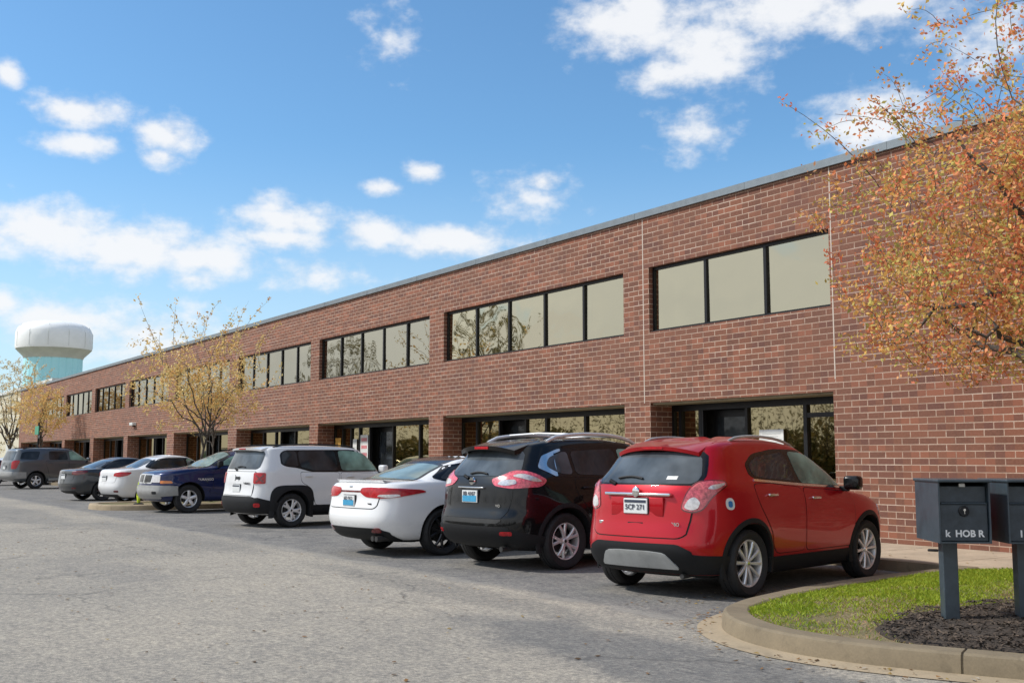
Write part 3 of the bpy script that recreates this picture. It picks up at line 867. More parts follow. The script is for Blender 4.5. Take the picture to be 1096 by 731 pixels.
for k in range(12):
    bm = bmesh.new(); a = 2 * math.pi * (k + .35) / 12; r = 39.1 * s
    tube(bm, [(r * math.cos(a), r * math.sin(a), pz(372)), (r * math.cos(a), r * math.sin(a), pz(357)), (35 * s * math.cos(a), 35 * s * math.sin(a), pz(349))], .05, 5)
    mesh_obj('weld_seam', bm, M['tankrib'], tw)

# ------------------------------------------------------------------ cream building beyond
cb = empty('warehouse', (-124, 8, 0)); tag(cb, 'cream rendered warehouse beyond the far end of the brick building', 'building')
bm = bmesh.new(); box(bm, -60, 8, 0, 40, 0, 9.0); mesh_obj('wall', bm, M['cream'], cb)
bm = bmesh.new(); box(bm, -60.2, 8.2, -.2, 40.2, 9.001, 9.35); mesh_obj('coping', bm, M['tankrib'], cb)
for k in range(5):
    bm = bmesh.new(); x0 = -8 - k * 10; box(bm, x0, x0 + 4.5, -.06, .02, .1, 3.6)
    d = mesh_obj('dock_door', bm, M['tankrib'], cb)
for k in range(8):
    bm = bmesh.new(); box(bm, 8 - k * 8.5 - .25, 8 - k * 8.5 - .05, -.05, .0, 0, 8.95); mesh_obj('downpipe', bm, M['blind'], cb)

# ------------------------------------------------------------------ trees
def bez(a, b, c, n=6):
    return [a * (1 - t) ** 2 + b * 2 * t * (1 - t) + c * t * t for t in [i / n for i in range(n + 1)]]
def tree(loc, trunk_h, trunk_r, cen, rad, n_cl, leaves, lsize, pal, label, seed, shoots=0, shoot_h=1.5, shell=.35, cond=None, clr=.14, lean=(0, 0), group=None, nlimb=10, name='tree', extra=()):
    rnd = random.Random(seed)
    root = empty(name, loc); tag(root, label, 'tree', group)
    bm = bmesh.new()
    top = Vector((lean[0], lean[1], trunk_h))
    pts = bez(Vector((0, 0, -.05)), Vector((lean[0] * .2, lean[1] * .2 + .05, trunk_h * .5)), top, 7)
    tube(bm, pts, [trunk_r * (1.35 if i == 0 else 1 - .06 * i) for i in range(8)], 10)
    nodes = []      # (pos, radius)
    C = Vector(cen); Rd = Vector(rad)
    for k in range(nlimb):
        a = 2 * math.pi * (k + rnd.uniform(-.3, .3)) / nlimb * 1.0 + k * 2.4
        zz = rnd.uniform(-.45, .75)
        rr_ = math.sqrt(max(.05, 1 - zz * zz)) * .78
        tip = C + Vector((math.cos(a) * rr_ * Rd.x, math.sin(a) * rr_ * Rd.y, zz * Rd.z))
        st = pts[-1 - (k % 3)]
        midp = st.lerp(tip, .5) + Vector((rnd.uniform(-.2, .2), rnd.uniform(-.2, .2), abs(rnd.gauss(.1, .15)) * Rd.z))
        lp = bez(st, midp, tip, 9)
        for q in range(1, 9): lp[q] += Vector((rnd.uniform(-1, 1), rnd.uniform(-1, 1), rnd.uniform(-1, 1))) * .03 * Rd.x
        r0 = trunk_r * .55
        tube(bm, lp, [r0 * (1 - .88 * i / 9) for i in range(10)], 7)
        for i, p_ in enumerate(lp[2:]): nodes.append((p_, r0 * (1 - .88 * (i + 2) / 9)))
    cl = []
    tries = 0
    while len(cl) < n_cl and tries < n_cl * 60:
        tries += 1
        d = Vector((rnd.gauss(0, 1), rnd.gauss(0, 1), rnd.gauss(0, 1)))
        if d.length < 1e-3: continue
        d.normalize(); q = rnd.random() ** shell
        wob = 1 + .22 * math.sin(d.x * 5 + seed) * math.cos(d.y * 4 + d.z * 5)
        P = C + Vector((d.x * Rd.x, d.y * Rd.y, d.z * Rd.z)) * q * wob
        if cond and not cond(P + Vector(loc)): continue
        cl.append(P)
    for ec, er, en in extra:
        for _ in range(en):
            d = Vector((rnd.gauss(0, 1), rnd.gauss(0, 1), rnd.gauss(0, 1))).normalized() * rnd.random() ** .4
            P = Vector(ec) + Vector((d.x * er[0], d.y * er[1], d.z * er[2]))
            if not cond or cond(P + Vector(loc)): cl.append(P)
    cl.sort(key=lambda P: (P - C).length)
    V, Fc, Cc = [], [], []
    def leafclump(P, dr, nl, sp):
        dr = dr.normalized()
        tone = rnd.choice(pal)
        for _ in range(nl):
            o = dr * rnd.uniform(-1.3, 1.1) * sp + Vector((rnd.gauss(0, 1), rnd.gauss(0, 1), rnd.gauss(0, 1))) * sp * .42
            ctr = P + o; s_ = lsize * rnd.uniform(.6, 1.35)
            a = Vector((rnd.gauss(0, 1), rnd.gauss(0, 1), rnd.gauss(0, 1))).normalized(); b_ = a.cross(Vector((rnd.gauss(0, 1), rnd.gauss(0, 1), rnd.gauss(0, 1)))).normalized()
            i = len(V)
            V.extend([tuple(ctr - a * s_ * .5), tuple(ctr + b_ * s_ * .3), tuple(ctr + a * s_ * .6), tuple(ctr - b_ * s_ * .3)])
            Fc.append((i, i + 1, i + 2, i + 3))
            t2 = tone if rnd.random() < .7 else rnd.choice(pal); f = rnd.uniform(.75, 1.25)
            Cc.extend([(t2[0] * f, t2[1] * f, t2[2] * f)] * 4)
    for P in cl:
        best = min(nodes, key=lambda nd: (nd[0] - P).length_squared)
        st = best[0]
        if (P - st).length > 1e-3:
            m_ = st.lerp(P, .55) + Vector((rnd.uniform(-.08, .08), rnd.uniform(-.08, .08), rnd.uniform(.0, .12)))
            lp = bez(st, m_, P, 4); r1 = max(.004, min(best[1] * .6, .018))
            tube(bm, lp, [r1 * (1 - .7 * i / 4) for i in range(5)], 4, cap=False)
            nodes.append((P, r1 * .4)); nodes.append((lp[2], r1 * .6))
            leafclump(P, P - st, leaves, clr)
            if (P - st).length > .35: leafclump(lp[3], P - st, max(2, leaves // 2), clr)
    for k in range(shoots):
        a = rnd.uniform(0, 6.28); q = rnd.random() ** .5 * .9
        bs = C + Vector((math.cos(a) * q * Rd.x, math.sin(a) * q * Rd.y, Rd.z * math.sqrt(max(0, 1 - q * q)) * .75))
        if cond and not cond(bs + Vector(loc)): continue
        tp = bs + Vector((rnd.uniform(-.5, .5) + math.cos(a) * .6, rnd.uniform(-.5, .5) + math.sin(a) * .6, rnd.uniform(.3, 1) * shoot_h))
        best = min(nodes, key=lambda nd: (nd[0] - bs).length_squared)[0]
        lp = [best] + bez(bs, bs.lerp(tp, .5) + Vector((rnd.uniform(-.3, .3), rnd.uniform(-.3, .3), rnd.uniform(-.1, .3))), tp, 5)
        tube(bm, lp, [.009, .006, .0055, .005, .004, .003, .002], 4, cap=False)
        for p_ in lp[2:]:
            if rnd.random() < .8: leafclump(p_, tp - bs, max(2, int(leaves * rnd.uniform(.3, 1))), clr * .65)
    mesh_obj('trunk', bm, M['bark'], root, smooth=60)
    raw_mesh('crown', V, Fc, M['leaf'], root, Cc)
    return root

pal_big = [(.78, .27, .11), (.80, .33, .14), (.76, .42, .12), (.72, .50, .15), (.62, .52, .14), (.74, .23, .12), (.80, .42, .18), (.54, .48, .14), (.50, .26, .13)]
tree((-5.45, -3.5, .12), 2.4, .12, (.28, .1, 3.35), (3.3, 2.7, 2.05), 3000, 27, .046, pal_big,
     'budding maple with orange and yellow young leaves hanging before the brick wall', 11, extra=[((1.3, .4, 5.2), (3.0, 2.2, 1.5), 330), ((-.3, 0, 5.4), (2.6, 2.0, .9), 60)], shoots=26, shoot_h=1.3, shell=.55,
     cond=lambda P: P.y < -.35 and P.z > 2.3, clr=.13, nlimb=18)
pal_y = [(.82, .58, .22), (.84, .64, .28), (.76, .52, .18), (.72, .42, .16), (.68, .56, .24)]
tree((-31.6, -4.2, .12), 2.2, .045, (.15, 0, 3.6), (2.4, 2.1, 1.45), 300, 14, .075, pal_y,
     'young tree with sparse yellow leaves and a leaning trunk on the far kerb island', 21, shoots=16, shoot_h=1.5, shell=.6, clr=.15, lean=(.25, .35), nlimb=11)
tree((-32.4, -3.4, .12), 2.2, .035, (-.5, 0, 2.95), (2.0, 1.7, .8), 200, 14, .075, pal_y,
     'thin dark stemmed young tree just behind the leaning one on the island', 22, shoots=3, shoot_h=1.0, shell=.6, clr=.15, nlimb=8)
tree((-67, -1.95, .13), 2.6, .07, (0, 0, 4.0), (2.3, 1.6, 1.5), 300, 16, .1, pal_y,
     'small yellow leaved tree in front of the far end of the building', 23, shoots=4, shoot_h=1.0, clr=.17, cond=lambda P: P.y < -.25, nlimb=9)
tree((-90.5, 0.2, 0), 2.8, .12, (0, 0, 5.4), (3.6, 3.0, 3.8), 420, 14, .12, [(.72, .60, .34), (.66, .54, .3), (.74, .62, .4)],
     'pale sparse tree before the cream warehouse at the left border', 24, shoots=10, shoot_h=1.6, clr=.19, nlimb=12)

rnd = random.Random(41)
V, Fc, Cc = [], [], []
def litter(x, y, z):
    a = rnd.uniform(0, 6.28); l = rnd.uniform(.012, .03); c_, s_ = math.cos(a), math.sin(a); i = len(V)
    for q, t in ((-1, 0), (0, .6), (1, 0), (0, -.6)): V.append((x + l * (q * c_ - t * s_), y + l * (q * s_ + t * c_), z + .004 + rnd.uniform(0, .01)))
    Fc.append((i, i + 1, i + 2, i + 3)); cc_ = rnd.choice([(.3, .16, .06), (.22, .12, .05), (.4, .28, .1), (.14, .09, .05), (.5, .45, .38)]); Cc.extend([cc_] * 4)
for _ in range(170): litter(rnd.uniform(-8.6, -8.05) , rnd.uniform(-7.2, -2.5), 0)
for _ in range(200): litter(rnd.uniform(-13, -3), rnd.gauss(-2.55, .12) if rnd.random() < .6 else rnd.uniform(-2.1, -.05), 0 if False else .0)
for _ in range(160):
    t = rnd.randrange(20, len(isl) - 10); litter(isl[t][0] - rnd.uniform(0, .25), isl[t][1] - abs(rnd.gauss(0, .2)) - .1, .012)
for _ in range(420): litter(rnd.uniform(-30, -4), rnd.uniform(-12, -7.6), 0)
for i in range(0, len(V), 4):
    if V[i][1] > -2.2:
        for k in range(4): V[i + k] = (V[i + k][0], V[i + k][1], V[i + k][2] + .13)
tag(raw_mesh('fallen_leaves', V, Fc, M['leaf'], cols=Cc), kind='stuff', label='scattered dry leaf bits on the paving', cat='leaf litter')

tree((-96, -46, 0), 6, .3, (0, 0, 11), (6, 5, 6.5), 320, 10, .3, [(.3, .26, .12), (.35, .28, .14), (.25, .22, .1)],
     'tall thinly leaved tree across the road, seen only mirrored in the upper windows', 31, clr=.5, nlimb=16)
tree((-140, -50, 0), 6, .3, (0, 0, 12), (7, 5, 7), 260, 10, .3, [(.3, .26, .12), (.35, .28, .14), (.25, .22, .1)],
     'broad bare tree far down the road, seen only mirrored in the glass', 32, clr=.5, nlimb=16)
# trees across the road: they show in the shopfront glass
rnd = random.Random(77)
V, Fc, Cc = [], [], []
for k in range(84):
    cx_, cy_ = -150 + k * 2.6 + rnd.uniform(-1.5, 1.5), -58 + rnd.uniform(-5, 5)
    h = rnd.uniform(2.6, 5.4); r_ = rnd.uniform(2.2, 3.6)
    for j in range(420):
        d = Vector((rnd.gauss(0, 1), rnd.gauss(0, 1), rnd.gauss(0, 1))).normalized() * rnd.random() ** .3
        P = Vector((cx_ + d.x * r_, cy_ + d.y * r_, max(.1, h * .45 + d.z * h * .55)))
        a = Vector((rnd.gauss(0, 1), rnd.gauss(0, 1), rnd.gauss(0, 1))).normalized() * .32; b_ = a.cross(Vector((rnd.gauss(0, 1), rnd.gauss(0, 1), rnd.gauss(0, 1)))).normalized() * .25
        i = len(V); V += [tuple(P - a), tuple(P + b_), tuple(P + a), tuple(P - b_)]; Fc.append((i, i + 1, i + 2, i + 3))
        Cc += [rnd.choice([(.16, .16, .06), (.22, .18, .08), (.26, .20, .09), (.12, .12, .05)])] * 4
for k in range(46):
    cx_, cy_ = -150 + k * 4.6 + rnd.uniform(-2, 2), -50 + rnd.uniform(-4, 4); h = rnd.uniform(6, 10)
    for j in range(260):
        d = Vector((rnd.gauss(0, 1), rnd.gauss(0, 1), rnd.gauss(0, 1))).normalized() * rnd.random() ** .5
        P = Vector((cx_ + d.x * 3, cy_ + d.y * 3, h * .58 + d.z * h * .42)); a = Vector((rnd.gauss(0, 1), rnd.gauss(0, 1), rnd.gauss(0, 1))).normalized() * .2; b_ = a.cross(Vector((0.3, .5, .8))) * .35
        i = len(V); V += [tuple(P - a), tuple(P + b_), tuple(P + a), tuple(P - b_)]; Fc.append((i, i + 1, i + 2, i + 3)); Cc += [rnd.choice([(.30, .26, .12), (.24, .19, .10), (.18, .15, .09)])] * 4
    for j in range(9):      # bare limbs
        a0 = Vector((cx_, cy_, h * .2)); b0 = Vector((cx_ + rnd.uniform(-2.6, 2.6), cy_ + rnd.uniform(-2, 2), h * rnd.uniform(.6, 1))); w_ = Vector((.07, .03, 0))
        i = len(V); V += [tuple(a0 - w_), tuple(a0 + w_), tuple(b0 + w_ * .2), tuple(b0 - w_ * .2)]; Fc.append((i, i + 1, i + 2, i + 3)); Cc += [(.09, .075, .055)] * 4
tag(raw_mesh('treeline', V, Fc, M['leaf'], cols=Cc), kind='stuff', label='scrubby line of trees across the road', cat='treeline')

# ------------------------------------------------------------------ small street things
sg = empty('street_sign', (-62.3, -2.9, 0)); tag(sg, 'small green sign on a thin dark post before the far end of the building', 'sign')
bm = bmesh.new(); tube(bm, [(0, 0, 0), (0, 0, 3.3)], .045, 8); mesh_obj('post', bm, M['frame'], sg)
mesh_obj('sign_board', rbox(-.75, .25, -.06, -.02, 2.65, 3.1, .01, 1), M['green'], sg)
mesh_obj('lamp_arm', rbox(-.05, .5, -.03, .03, 2.45, 2.62, .01, 1), M['frame'], sg)
mk = empty('marker_post', (-31.35, -5.8, .125)); tag(mk, 'short fluorescent yellow marker at the nose of the far kerb island', 'marker')
bm = bmesh.new()
pts = [(0, 0, 0), (-.03, 0, .25), (-.03, 0, .48), (.02, 0, .62)]
tube(bm, pts, [.045, .06, .055, .03], 10); mesh_obj('flexible_post', bm, M['fluoro'], mk, smooth=50)
bm = bmesh.new(); lathe(bm, [(0, .0), (.14, .0), (.14, .03), (.09, .05)], 20)
for v in bm.verts: v.co = Vector((v.co.x, v.co.z, v.co.y))
bmesh.ops.recalc_face_normals(bm, faces=bm.faces)
mesh_obj('base', bm, M['plastic'], mk)
for (x, z, lab) in ((-54.3, 3.05, 'small white wall lamp on the brick spandrel above the far openings'),):
    wl = empty('wall_lamp', (x, -.12, z)); tag(wl, lab, 'wall lamp')
    mesh_obj('housing', rbox(-.28, .28, -.08, .119, -.07, .07, .02, 2), M['tankrib'], wl)
    mesh_obj('bracket', rbox(-.08, .08, .0, .118, -.12, -.071, .01, 1), M['frame'], wl)
bm = rbox(-.07, .07, -.03, .03, 0, .035, .014, 2)
o = mesh_obj('stone', bm, M['frame'], smooth=50); o.location = (-9.55, -.73, .13); o.rotation_euler = (0, 0, .5)
tag(o, 'small dark stone lying on the sidewalk by the wall', 'stone')

# ------------------------------------------------------------------ cars
def pchip(ys, t):
    n = len(ys)
    i = min(int(t), n - 2); f = t - i
    def sl(k):
        if k <= 0: return (ys[1] - ys[0])
        if k >= n - 1: return ys[-1] - ys[-2]
        a, b_ = ys[k] - ys[k - 1], ys[k + 1] - ys[k]
        if a * b_ <= 0: return 0.0
        return 2 * a * b_ / (a + b_)
    m0, m1 = sl(i), sl(i + 1)
    h00 = 2 * f ** 3 - 3 * f ** 2 + 1; h10 = f ** 3 - 2 * f ** 2 + f; h01 = -2 * f ** 3 + 3 * f ** 2; h11 = f ** 3 - f ** 2
    return h00 * ys[i] + h10 * m0 + h01 * ys[i + 1] + h11 * m1

class Car:
    def __init__(s, name, label, cat, wx, wy, heading, spec):
        """wx, wy: where the right rear wheel meets the ground; heading in degrees."""
        s.sp = spec; h = R(heading)
        c, sn = math.cos(h), math.sin(h)
        rx, ry = spec['axr'], -spec['track'] / 2
        s.root = empty(name, (wx - (c * rx - sn * ry), wy - (sn * rx + c * ry), 0), h)
        tag(s.root, label, cat, 'cars parked nose first along the brick building')
        s.build_body()

    def build_body(s):
        sp = s.sp; keys = sp['rings']
        per = sp.get('per', 5)
        NS, NE = sp.get('ns', 64), sp.get('ne', 22)
        sq = []
        for i in range(NS): sq.append((1 - 2 * i / NS, 1))
        for i in range(NE): sq.append((-1, 1 - 2 * i / NE))
        for i in range(NS): sq.append((-1 + 2 * i / NS, -1))
        for i in range(NE): sq.append((1, -1 + 2 * i / NE))
        bm = bmesh.new(); rings = []
        cols_ = list(zip(*keys))
        tot = (len(keys) - 1) * per
        wh = (sp['axr'], sp['axr'] + sp['wb'])
        for k in range(tot + 1):
            t = k / per
            xr, zr, xf, zf, wd, nr, nf = [pchip(c, t) for c in cols_]
            xm = (xr + xf) / 2; a = (xf - xr) / 2
            bowr = sp.get('bowr', .08); bowf = sp.get('bowf', .2)
            arch = sp.get('arch', .05) if t > sp['belt'] else 0
            arch *= min(1, (t - sp['belt']) / 3) if t > sp['belt'] else 0
            rg = []
            for px, py in sq:
                n = nr if px < 0 else nf
                q = (abs(px) ** n + abs(py) ** n) ** (-1 / n)
                ux, uy = px * q, py * q
                x = xm + a * ux
                x += (bowr if ux < 0 else -bowf) * uy * uy * abs(ux) ** 6 * min(1, a)
                y = wd * uy
                z = zr + (zf - zr) * (x - xr) / max(1e-6, xf - xr)
                z += arch * (1 - ux * ux)
                # crown of the tops and swell over the wheels
                for xw in wh:
                    g = math.exp(-((x - xw) / .42) ** 2) * math.exp(-((z - .72) / .22) ** 2)
                    y += math.copysign(sp.get('flare', .022) * g, uy) * abs(uy) ** 8
                # narrow front and rear a little in plan
                y *= 1 - sp.get('taper', .05) * max(0, (x - wh[1] + .3) / 1.2) ** 2 - .03 * max(0, (wh[0] - x) / 1.0) ** 2
                rg.append(bm.verts.new((x, y, z)))
            rings.append(rg)
        n = len(sq)
        for a_, b_ in zip(rings[:-1], rings[1:]):
            for i in range(n): bm.faces.new((a_[i], a_[(i + 1) % n], b_[(i + 1) % n], b_[i]))
        bm.faces.new(rings[0][::-1]); bm.faces.new(rings[-1])
        bmesh.ops.recalc_face_normals(bm, faces=bm.faces)
        bm.faces.ensure_lookup_table()
        s.bvh = BVHTree.FromBMesh(bm)
        for f in bm.faces:
            c = f.calc_center_median()
            f.material_index = 1 if c.z < sp.get('floorz', .24) else 0
        body = mesh_obj('body', bm, [M[sp['paint']], M['under']], s.root)
        # wheel housings
        cb_ = bmesh.new()
        for xw in wh:
            for sd in (-1, 1):
                y_in = (sp['W'] / 2 - .30) * sd; y_out = (sp['W'] / 2 + .3) * sd
                prof = [(0, min(y_in, y_out)), (sp['ra'], min(y_in, y_out)), (sp['ra'], max(y_in, y_out)), (0, max(y_in, y_out))]
                lathe(cb_, prof, 48, Matrix.Translation((xw, 0, sp['rw'] + .01)))
        bmesh.ops.recalc_face_normals(cb_, faces=cb_.faces)
        cut = mesh_obj('cutter', cb_, M['under'])
        cut.parent = s.root
        md = body.modifiers.new('b', 'BOOLEAN'); md.operation = 'DIFFERENCE'; md.object = cut; md.solver = 'EXACT'; md.material_mode = 'TRANSFER'
        bpy.context.view_layer.update()
        dg = bpy.context.evaluated_depsgraph_get()
        me = bpy.data.meshes.new_from_object(body.evaluated_get(dg)); me.name = 'body'
        body.modifiers.clear(); body.data = me
        bpy.data.objects.remove(cut)
        for p in me.polygons: p.use_smooth = True
        me.set_sharp_from_angle(angle=R(34))
        s.body = body

    # ray helpers -----------------------------------------------------
    def hit(s, ax, u, v):
        r2 = math.sqrt(.5)
        if ax == 'R': o, d = (u, -4, v), (0, 1, 0)
        elif ax == 'L': o, d = (u, 4, v), (0, -1, 0)
        elif ax == 'B': o, d = (-4, u, v), (1, 0, 0)
        elif ax == 'F': o, d = (12, u, v), (-1, 0, 0)
        elif ax == 'T': o, d = (u, v, 5), (0, 0, -1)
        elif ax == 'BR': o, d = (r2 * u - 4 * r2, -r2 * u - 4 * r2, v), (r2, r2, 0)
        elif ax == 'BL': o, d = (r2 * u - 4 * r2, r2 * u + 4 * r2, v), (r2, -r2, 0)
        elif ax == 'FR':
            L = s.sp['L']; o, d = (L - r2 * u + 4 * r2, -r2 * u - 4 * r2, v), (-r2, r2, 0)
        elif ax == 'FL':
            L = s.sp['L']; o, d = (L - r2 * u + 4 * r2, r2 * u + 4 * r2, v), (-r2, -r2, 0)
        loc, nrm, i, dist = s.bvh.ray_cast(Vector(o), Vector(d))
        if loc is None: return None, None, Vector(d)
        if nrm.dot(Vector(d)) > 0: nrm = -nrm
        return loc, nrm, Vector(d)

    def patch(s, name, poly, ax, mat, off=.006, parent=None, rnd_=2, nu=18, nv=8, skirt=.012, label=None):
        poly = (smooth_path(poly, 3, True) if rnd_ == 3 else round_poly(poly, .035 * rnd_)) if rnd_ else poly
        u0 = min(p[0] for p in poly); u1 = max(p[0] for p in poly); e = (u1 - u0) * .004
        bm = bmesh.new(); G = []
        for i in range(nu + 1):
            u = (u0 + u1) / 2 - (u1 - u0 - 2 * e) / 2 * math.cos(math.pi * (i / nu)) if rnd_ else u0 + e + (u1 - u0 - 2 * e) * i / nu
            vs_ = []
            for k in range(len(poly)):
                a, b_ = poly[k], poly[(k + 1) % len(poly)]
                if (a[0] <= u < b_[0]) or (b_[0] <= u < a[0]):
                    vs_.append(a[1] + (b_[1] - a[1]) * (u - a[0]) / (b_[0] - a[0]))
            if len(vs_) < 2: continue
            lo, hi = min(vs_), max(vs_); row = []
            for j in range(nv + 1):
                loc, nrm, d = s.hit(ax, u, lo + (hi - lo) * j / nv)
                row.append(None if loc is None else (bm.verts.new(loc + nrm * off), nrm))
            G.append(row)
        for i in range(len(G) - 1):
            for j in range(nv):
                q = [G[i][j], G[i + 1][j], G[i + 1][j + 1], G[i][j + 1]]
                if any(x is None for x in q): continue
                if max((q[0][0].co - x[0].co).length for x in q[1:]) > .6: continue
                try: bm.faces.new([x[0] for x in q])
                except ValueError: pass
        if not bm.faces: bm.free(); return None
        nd = {}
        for row in G:
            for x in row:
                if x: nd[x[0]] = x[1]
        be = [e_ for e_ in bm.edges if len(e_.link_faces) == 1]
        dup = {}
        for e_ in be:
            for v in e_.verts:
                if v not in dup: dup[v] = bm.verts.new(v.co - nd[v] * (off + skirt))
        for e_ in be:
            a, b_ = e_.verts
            try: bm.faces.new((a, b_, dup[b_], dup[a]))
            except ValueError: pass
        bmesh.ops.recalc_face_normals(bm, faces=bm.faces)
        # orient outwards
        bm.faces.ensure_lookup_table()
        f = bm.faces[0]; v0 = f.verts[0]
        if f.normal.dot(nd.get(v0, f.normal)) < 0: bmesh.ops.reverse_faces(bm, faces=bm.faces)
        o = mesh_obj(name, bm, M[mat] if isinstance(mat, str) else mat, parent or s.root, smooth=40)
        if label: o['label'] = label
        return o

    def both(s, name, poly, mat, **kw):
        return [s.patch(name, poly, 'R', mat, **kw), s.patch(name, poly, 'L', mat, **kw)]

    def outline(s, poly, g):
        cx_ = sum(p[0] for p in poly) / len(poly); cz_ = sum(p[1] for p in poly) / len(poly)
        out = []
        for i, p in enumerate(poly):
            a = Vector(poly[i - 1]); b_ = Vector(poly[(i + 1) % len(poly)]); d = (b_ - a)
            nrm = Vector((-d.y, d.x)).normalized() if d.length else Vector((0, 0))
            if nrm.dot(Vector((p[0] - cx_, p[1] - cz_))) < 0: nrm = -nrm
            out.append((p[0] + nrm.x * g, p[1] + nrm.y * g))
        return out

    def door(s, poly, handle):
        for ax in 'RL':
            d = s.patch('door', poly, ax, s.sp['paint'], off=.0045, rnd_=2, nu=26, nv=12, skirt=.01)
            s.patch('door_seal', s.outline(poly, .009), ax, 'under', off=.0015, rnd_=2, nu=26, nv=10, skirt=.006, parent=d)
            sg_ = -1 if ax == 'R' else 1
            hx, hz_ = handle
            loc, nrm, _ = s.hit(ax, hx, hz_)
            if loc is not None:
                y = loc.y
                mesh_obj('door_handle', rbox(hx - .09, hx + .09, y - .012 + .02 * sg_ - .008, y + .012 + .02 * sg_ + .008, hz_ - .014, hz_ + .014, .009, 2), M[s.sp.get('handle', s.sp['paint'])], d, smooth=50)

    def flare(s, wd, mat, a0=-12, a1=192, proud=.02, square=0):
        sp = s.sp
        for xw in (sp['axr'], sp['axr'] + sp['wb']):
            for ax in 'RL':
                bm = bmesh.new(); rows = []
                sg_ = -1 if ax == 'R' else 1
                N_ = 40
                for i in range(N_ + 1):
                    a = R(a0 + (a1 - a0) * i / N_); c, sn = math.cos(a), math.sin(a)
                    row = []
                    for j, rr_ in enumerate((sp['ra'] - .012, sp['ra'] + .004, sp['ra'] + wd * .5, sp['ra'] + wd)):
                        q = rr_
                        if square: q = rr_ * (abs(c) ** square + abs(sn) ** square) ** (-1 / square) if j > 1 else rr_
                        x, z = xw + c * q, max(.2, sp['rw'] + .01 + sn * q)
                        qq = sp['ra'] + .03
                        loc, nrm, _ = s.hit(ax, xw + c * max(q, qq), max(.36, sp['rw'] + .01 + sn * max(q, qq)))
                        y = loc.y if loc is not None else sg_ * sp['W'] / 2 * .97
                        pr = (-.05, proud, proud, proud * .35)[j]
                        row.append(bm.verts.new((x, y + sg_ * pr, z)))
                    row.append(bm.verts.new((x, y - sg_ * .02, z)))
                    rows.append(row)
                for a_, b_ in zip(rows[:-1], rows[1:]):
                    for j in range(4): bm.faces.new((a_[j], b_[j], b_[j + 1], a_[j + 1]))
                bmesh.ops.recalc_face_normals(bm, faces=bm.faces)
                if sum(f.normal.y for f in bm.faces) * sg_ < 0: bmesh.ops.reverse_faces(bm, faces=bm.faces)
                mesh_obj('wheel_arch_trim', bm, M[mat], s.root, smooth=35)

    def wheels(s, style):
        sp = s.sp; Rw = sp['rw']; tw_ = .225
        proto = None
        for xw, steer in ((sp['axr'], 0), (sp['axr'] + sp['wb'], sp.get('steer', 0))):
            for sd in (-1, 1):
                y = sd * (sp['track'] / 2)
                if proto is None:
                    proto = make_wheel(Rw, tw_, style); wh = proto
                    ch = proto.children[:]
                else:
                    wh = proto.copy(); link(wh)
                    for c in ch:
                        c2 = c.copy(); link(c2); c2.parent = wh
                wh.parent = s.root
                wh.location = (xw, y, Rw)
                wh.rotation_euler = (0, (xw * 7 + sd) % 3, 0 if sd < 0 else math.pi)
                if sd < 0: wh.rotation_euler = (0, (xw * 7) % 2.9, 0)
                if steer and sd < 0: pass

    def rear_light_pair(s, poly, mat, **kw):
        return [s.patch('tail_lamp', poly, 'BR', mat, **kw), s.patch('tail_lamp', poly, 'BL', mat, **kw)]

    def mirror(s, x, z, mat, sz=(.10, .11, .075)):
        for sd in (-1, 1):
            loc, nrm, _ = s.hit('R' if sd < 0 else 'L', x, z)
            if loc is None: continue
            y = loc.y
            def fn(c, y=y, sd=sd): return (c.x + abs(c.y - y) * .12 * 1, c.y, c.z)
            y0, y1 = sorted((y + sd * .05, y + sd * .24))
            m = mesh_obj('mirror', rbox(x - .05, x + .09, y0, y1, z - .01, z + .15, .04, 4, fn), M[mat], s.root, smooth=60)
            mesh_obj('mirror_glass', rbox(x - .058 + .02, x - .05 + .02, y0 + .03, y1 - .02, z + .02, z + .125, .003, 1, fn), M['paleglass'], m)
            y0, y1 = sorted((y - sd * .03, y + sd * .1))
            mesh_obj('mirror_stalk', rbox(x, x + .05, y0, y1, z - .03, z + .03, .012, 2), M['plastic'], m)

    def rails(s, x0, x1, y, mat, h=.055, r=.015, cross=False):
        for sd in (-1, 1):
            pts = []
            for i in range(13):
                x = x0 + (x1 - x0) * i / 12
                loc, _, _ = s.hit('T', x, sd * y)
                e = math.sin(math.pi * i / 12) ** .35 if 0 < i < 12 else 0
                pts.append((x, sd * y, loc.z + h * e))
            bm = bmesh.new(); tube(bm, pts, r, 8); mesh_obj('roof_rail', bm, M[mat], s.root, smooth=50)
        if cross:
            for x in cross:
                loc, _, _ = s.hit('T', x, y)
                bm = bmesh.new(); tube(bm, [(x, -y, loc.z + h), (x, 0, loc.z + h + .02), (x, y, loc.z + h)], .016, 8); mesh_obj('roof_crossbar', bm, M[mat], s.root, smooth=50)

    def spoiler(s, x_lead, x_tail, hw, z_tail, mat, th=.04, lamp=True, drop=0.0):
        bm = bmesh.new(); rows = []
        for i in range(21):
            y = hw * (-1 + i / 10)
            loc, _, _ = s.hit('T', x_lead, y * .97)
            zl = loc.z if loc is not None else z_tail
            k = (abs(y) / hw) ** 3
            xt = x_tail + .10 * k; zt = z_tail - .035 * k - drop * (y / hw) ** 2
            A = Vector((x_lead, y * .97, zl - .006)); B_ = Vector((xt, y, zt))
            m1 = A.lerp(B_, .5) + Vector((0, 0, .012))
            rows.append([bm.verts.new(p) for p in (A + Vector((0, 0, .012)), m1, B_, B_ + Vector((.012, 0, -th)), A.lerp(B_, .35) + Vector((0, 0, -th - .02)), A - Vector((0, 0, .05)))])
        for a, b_ in zip(rows[:-1], rows[1:]):
            for j in range(5): bm.faces.new((a[j], b_[j], b_[j + 1], a[j + 1]))
        bm.faces.new(rows[0]); bm.faces.new(rows[-1][::-1])
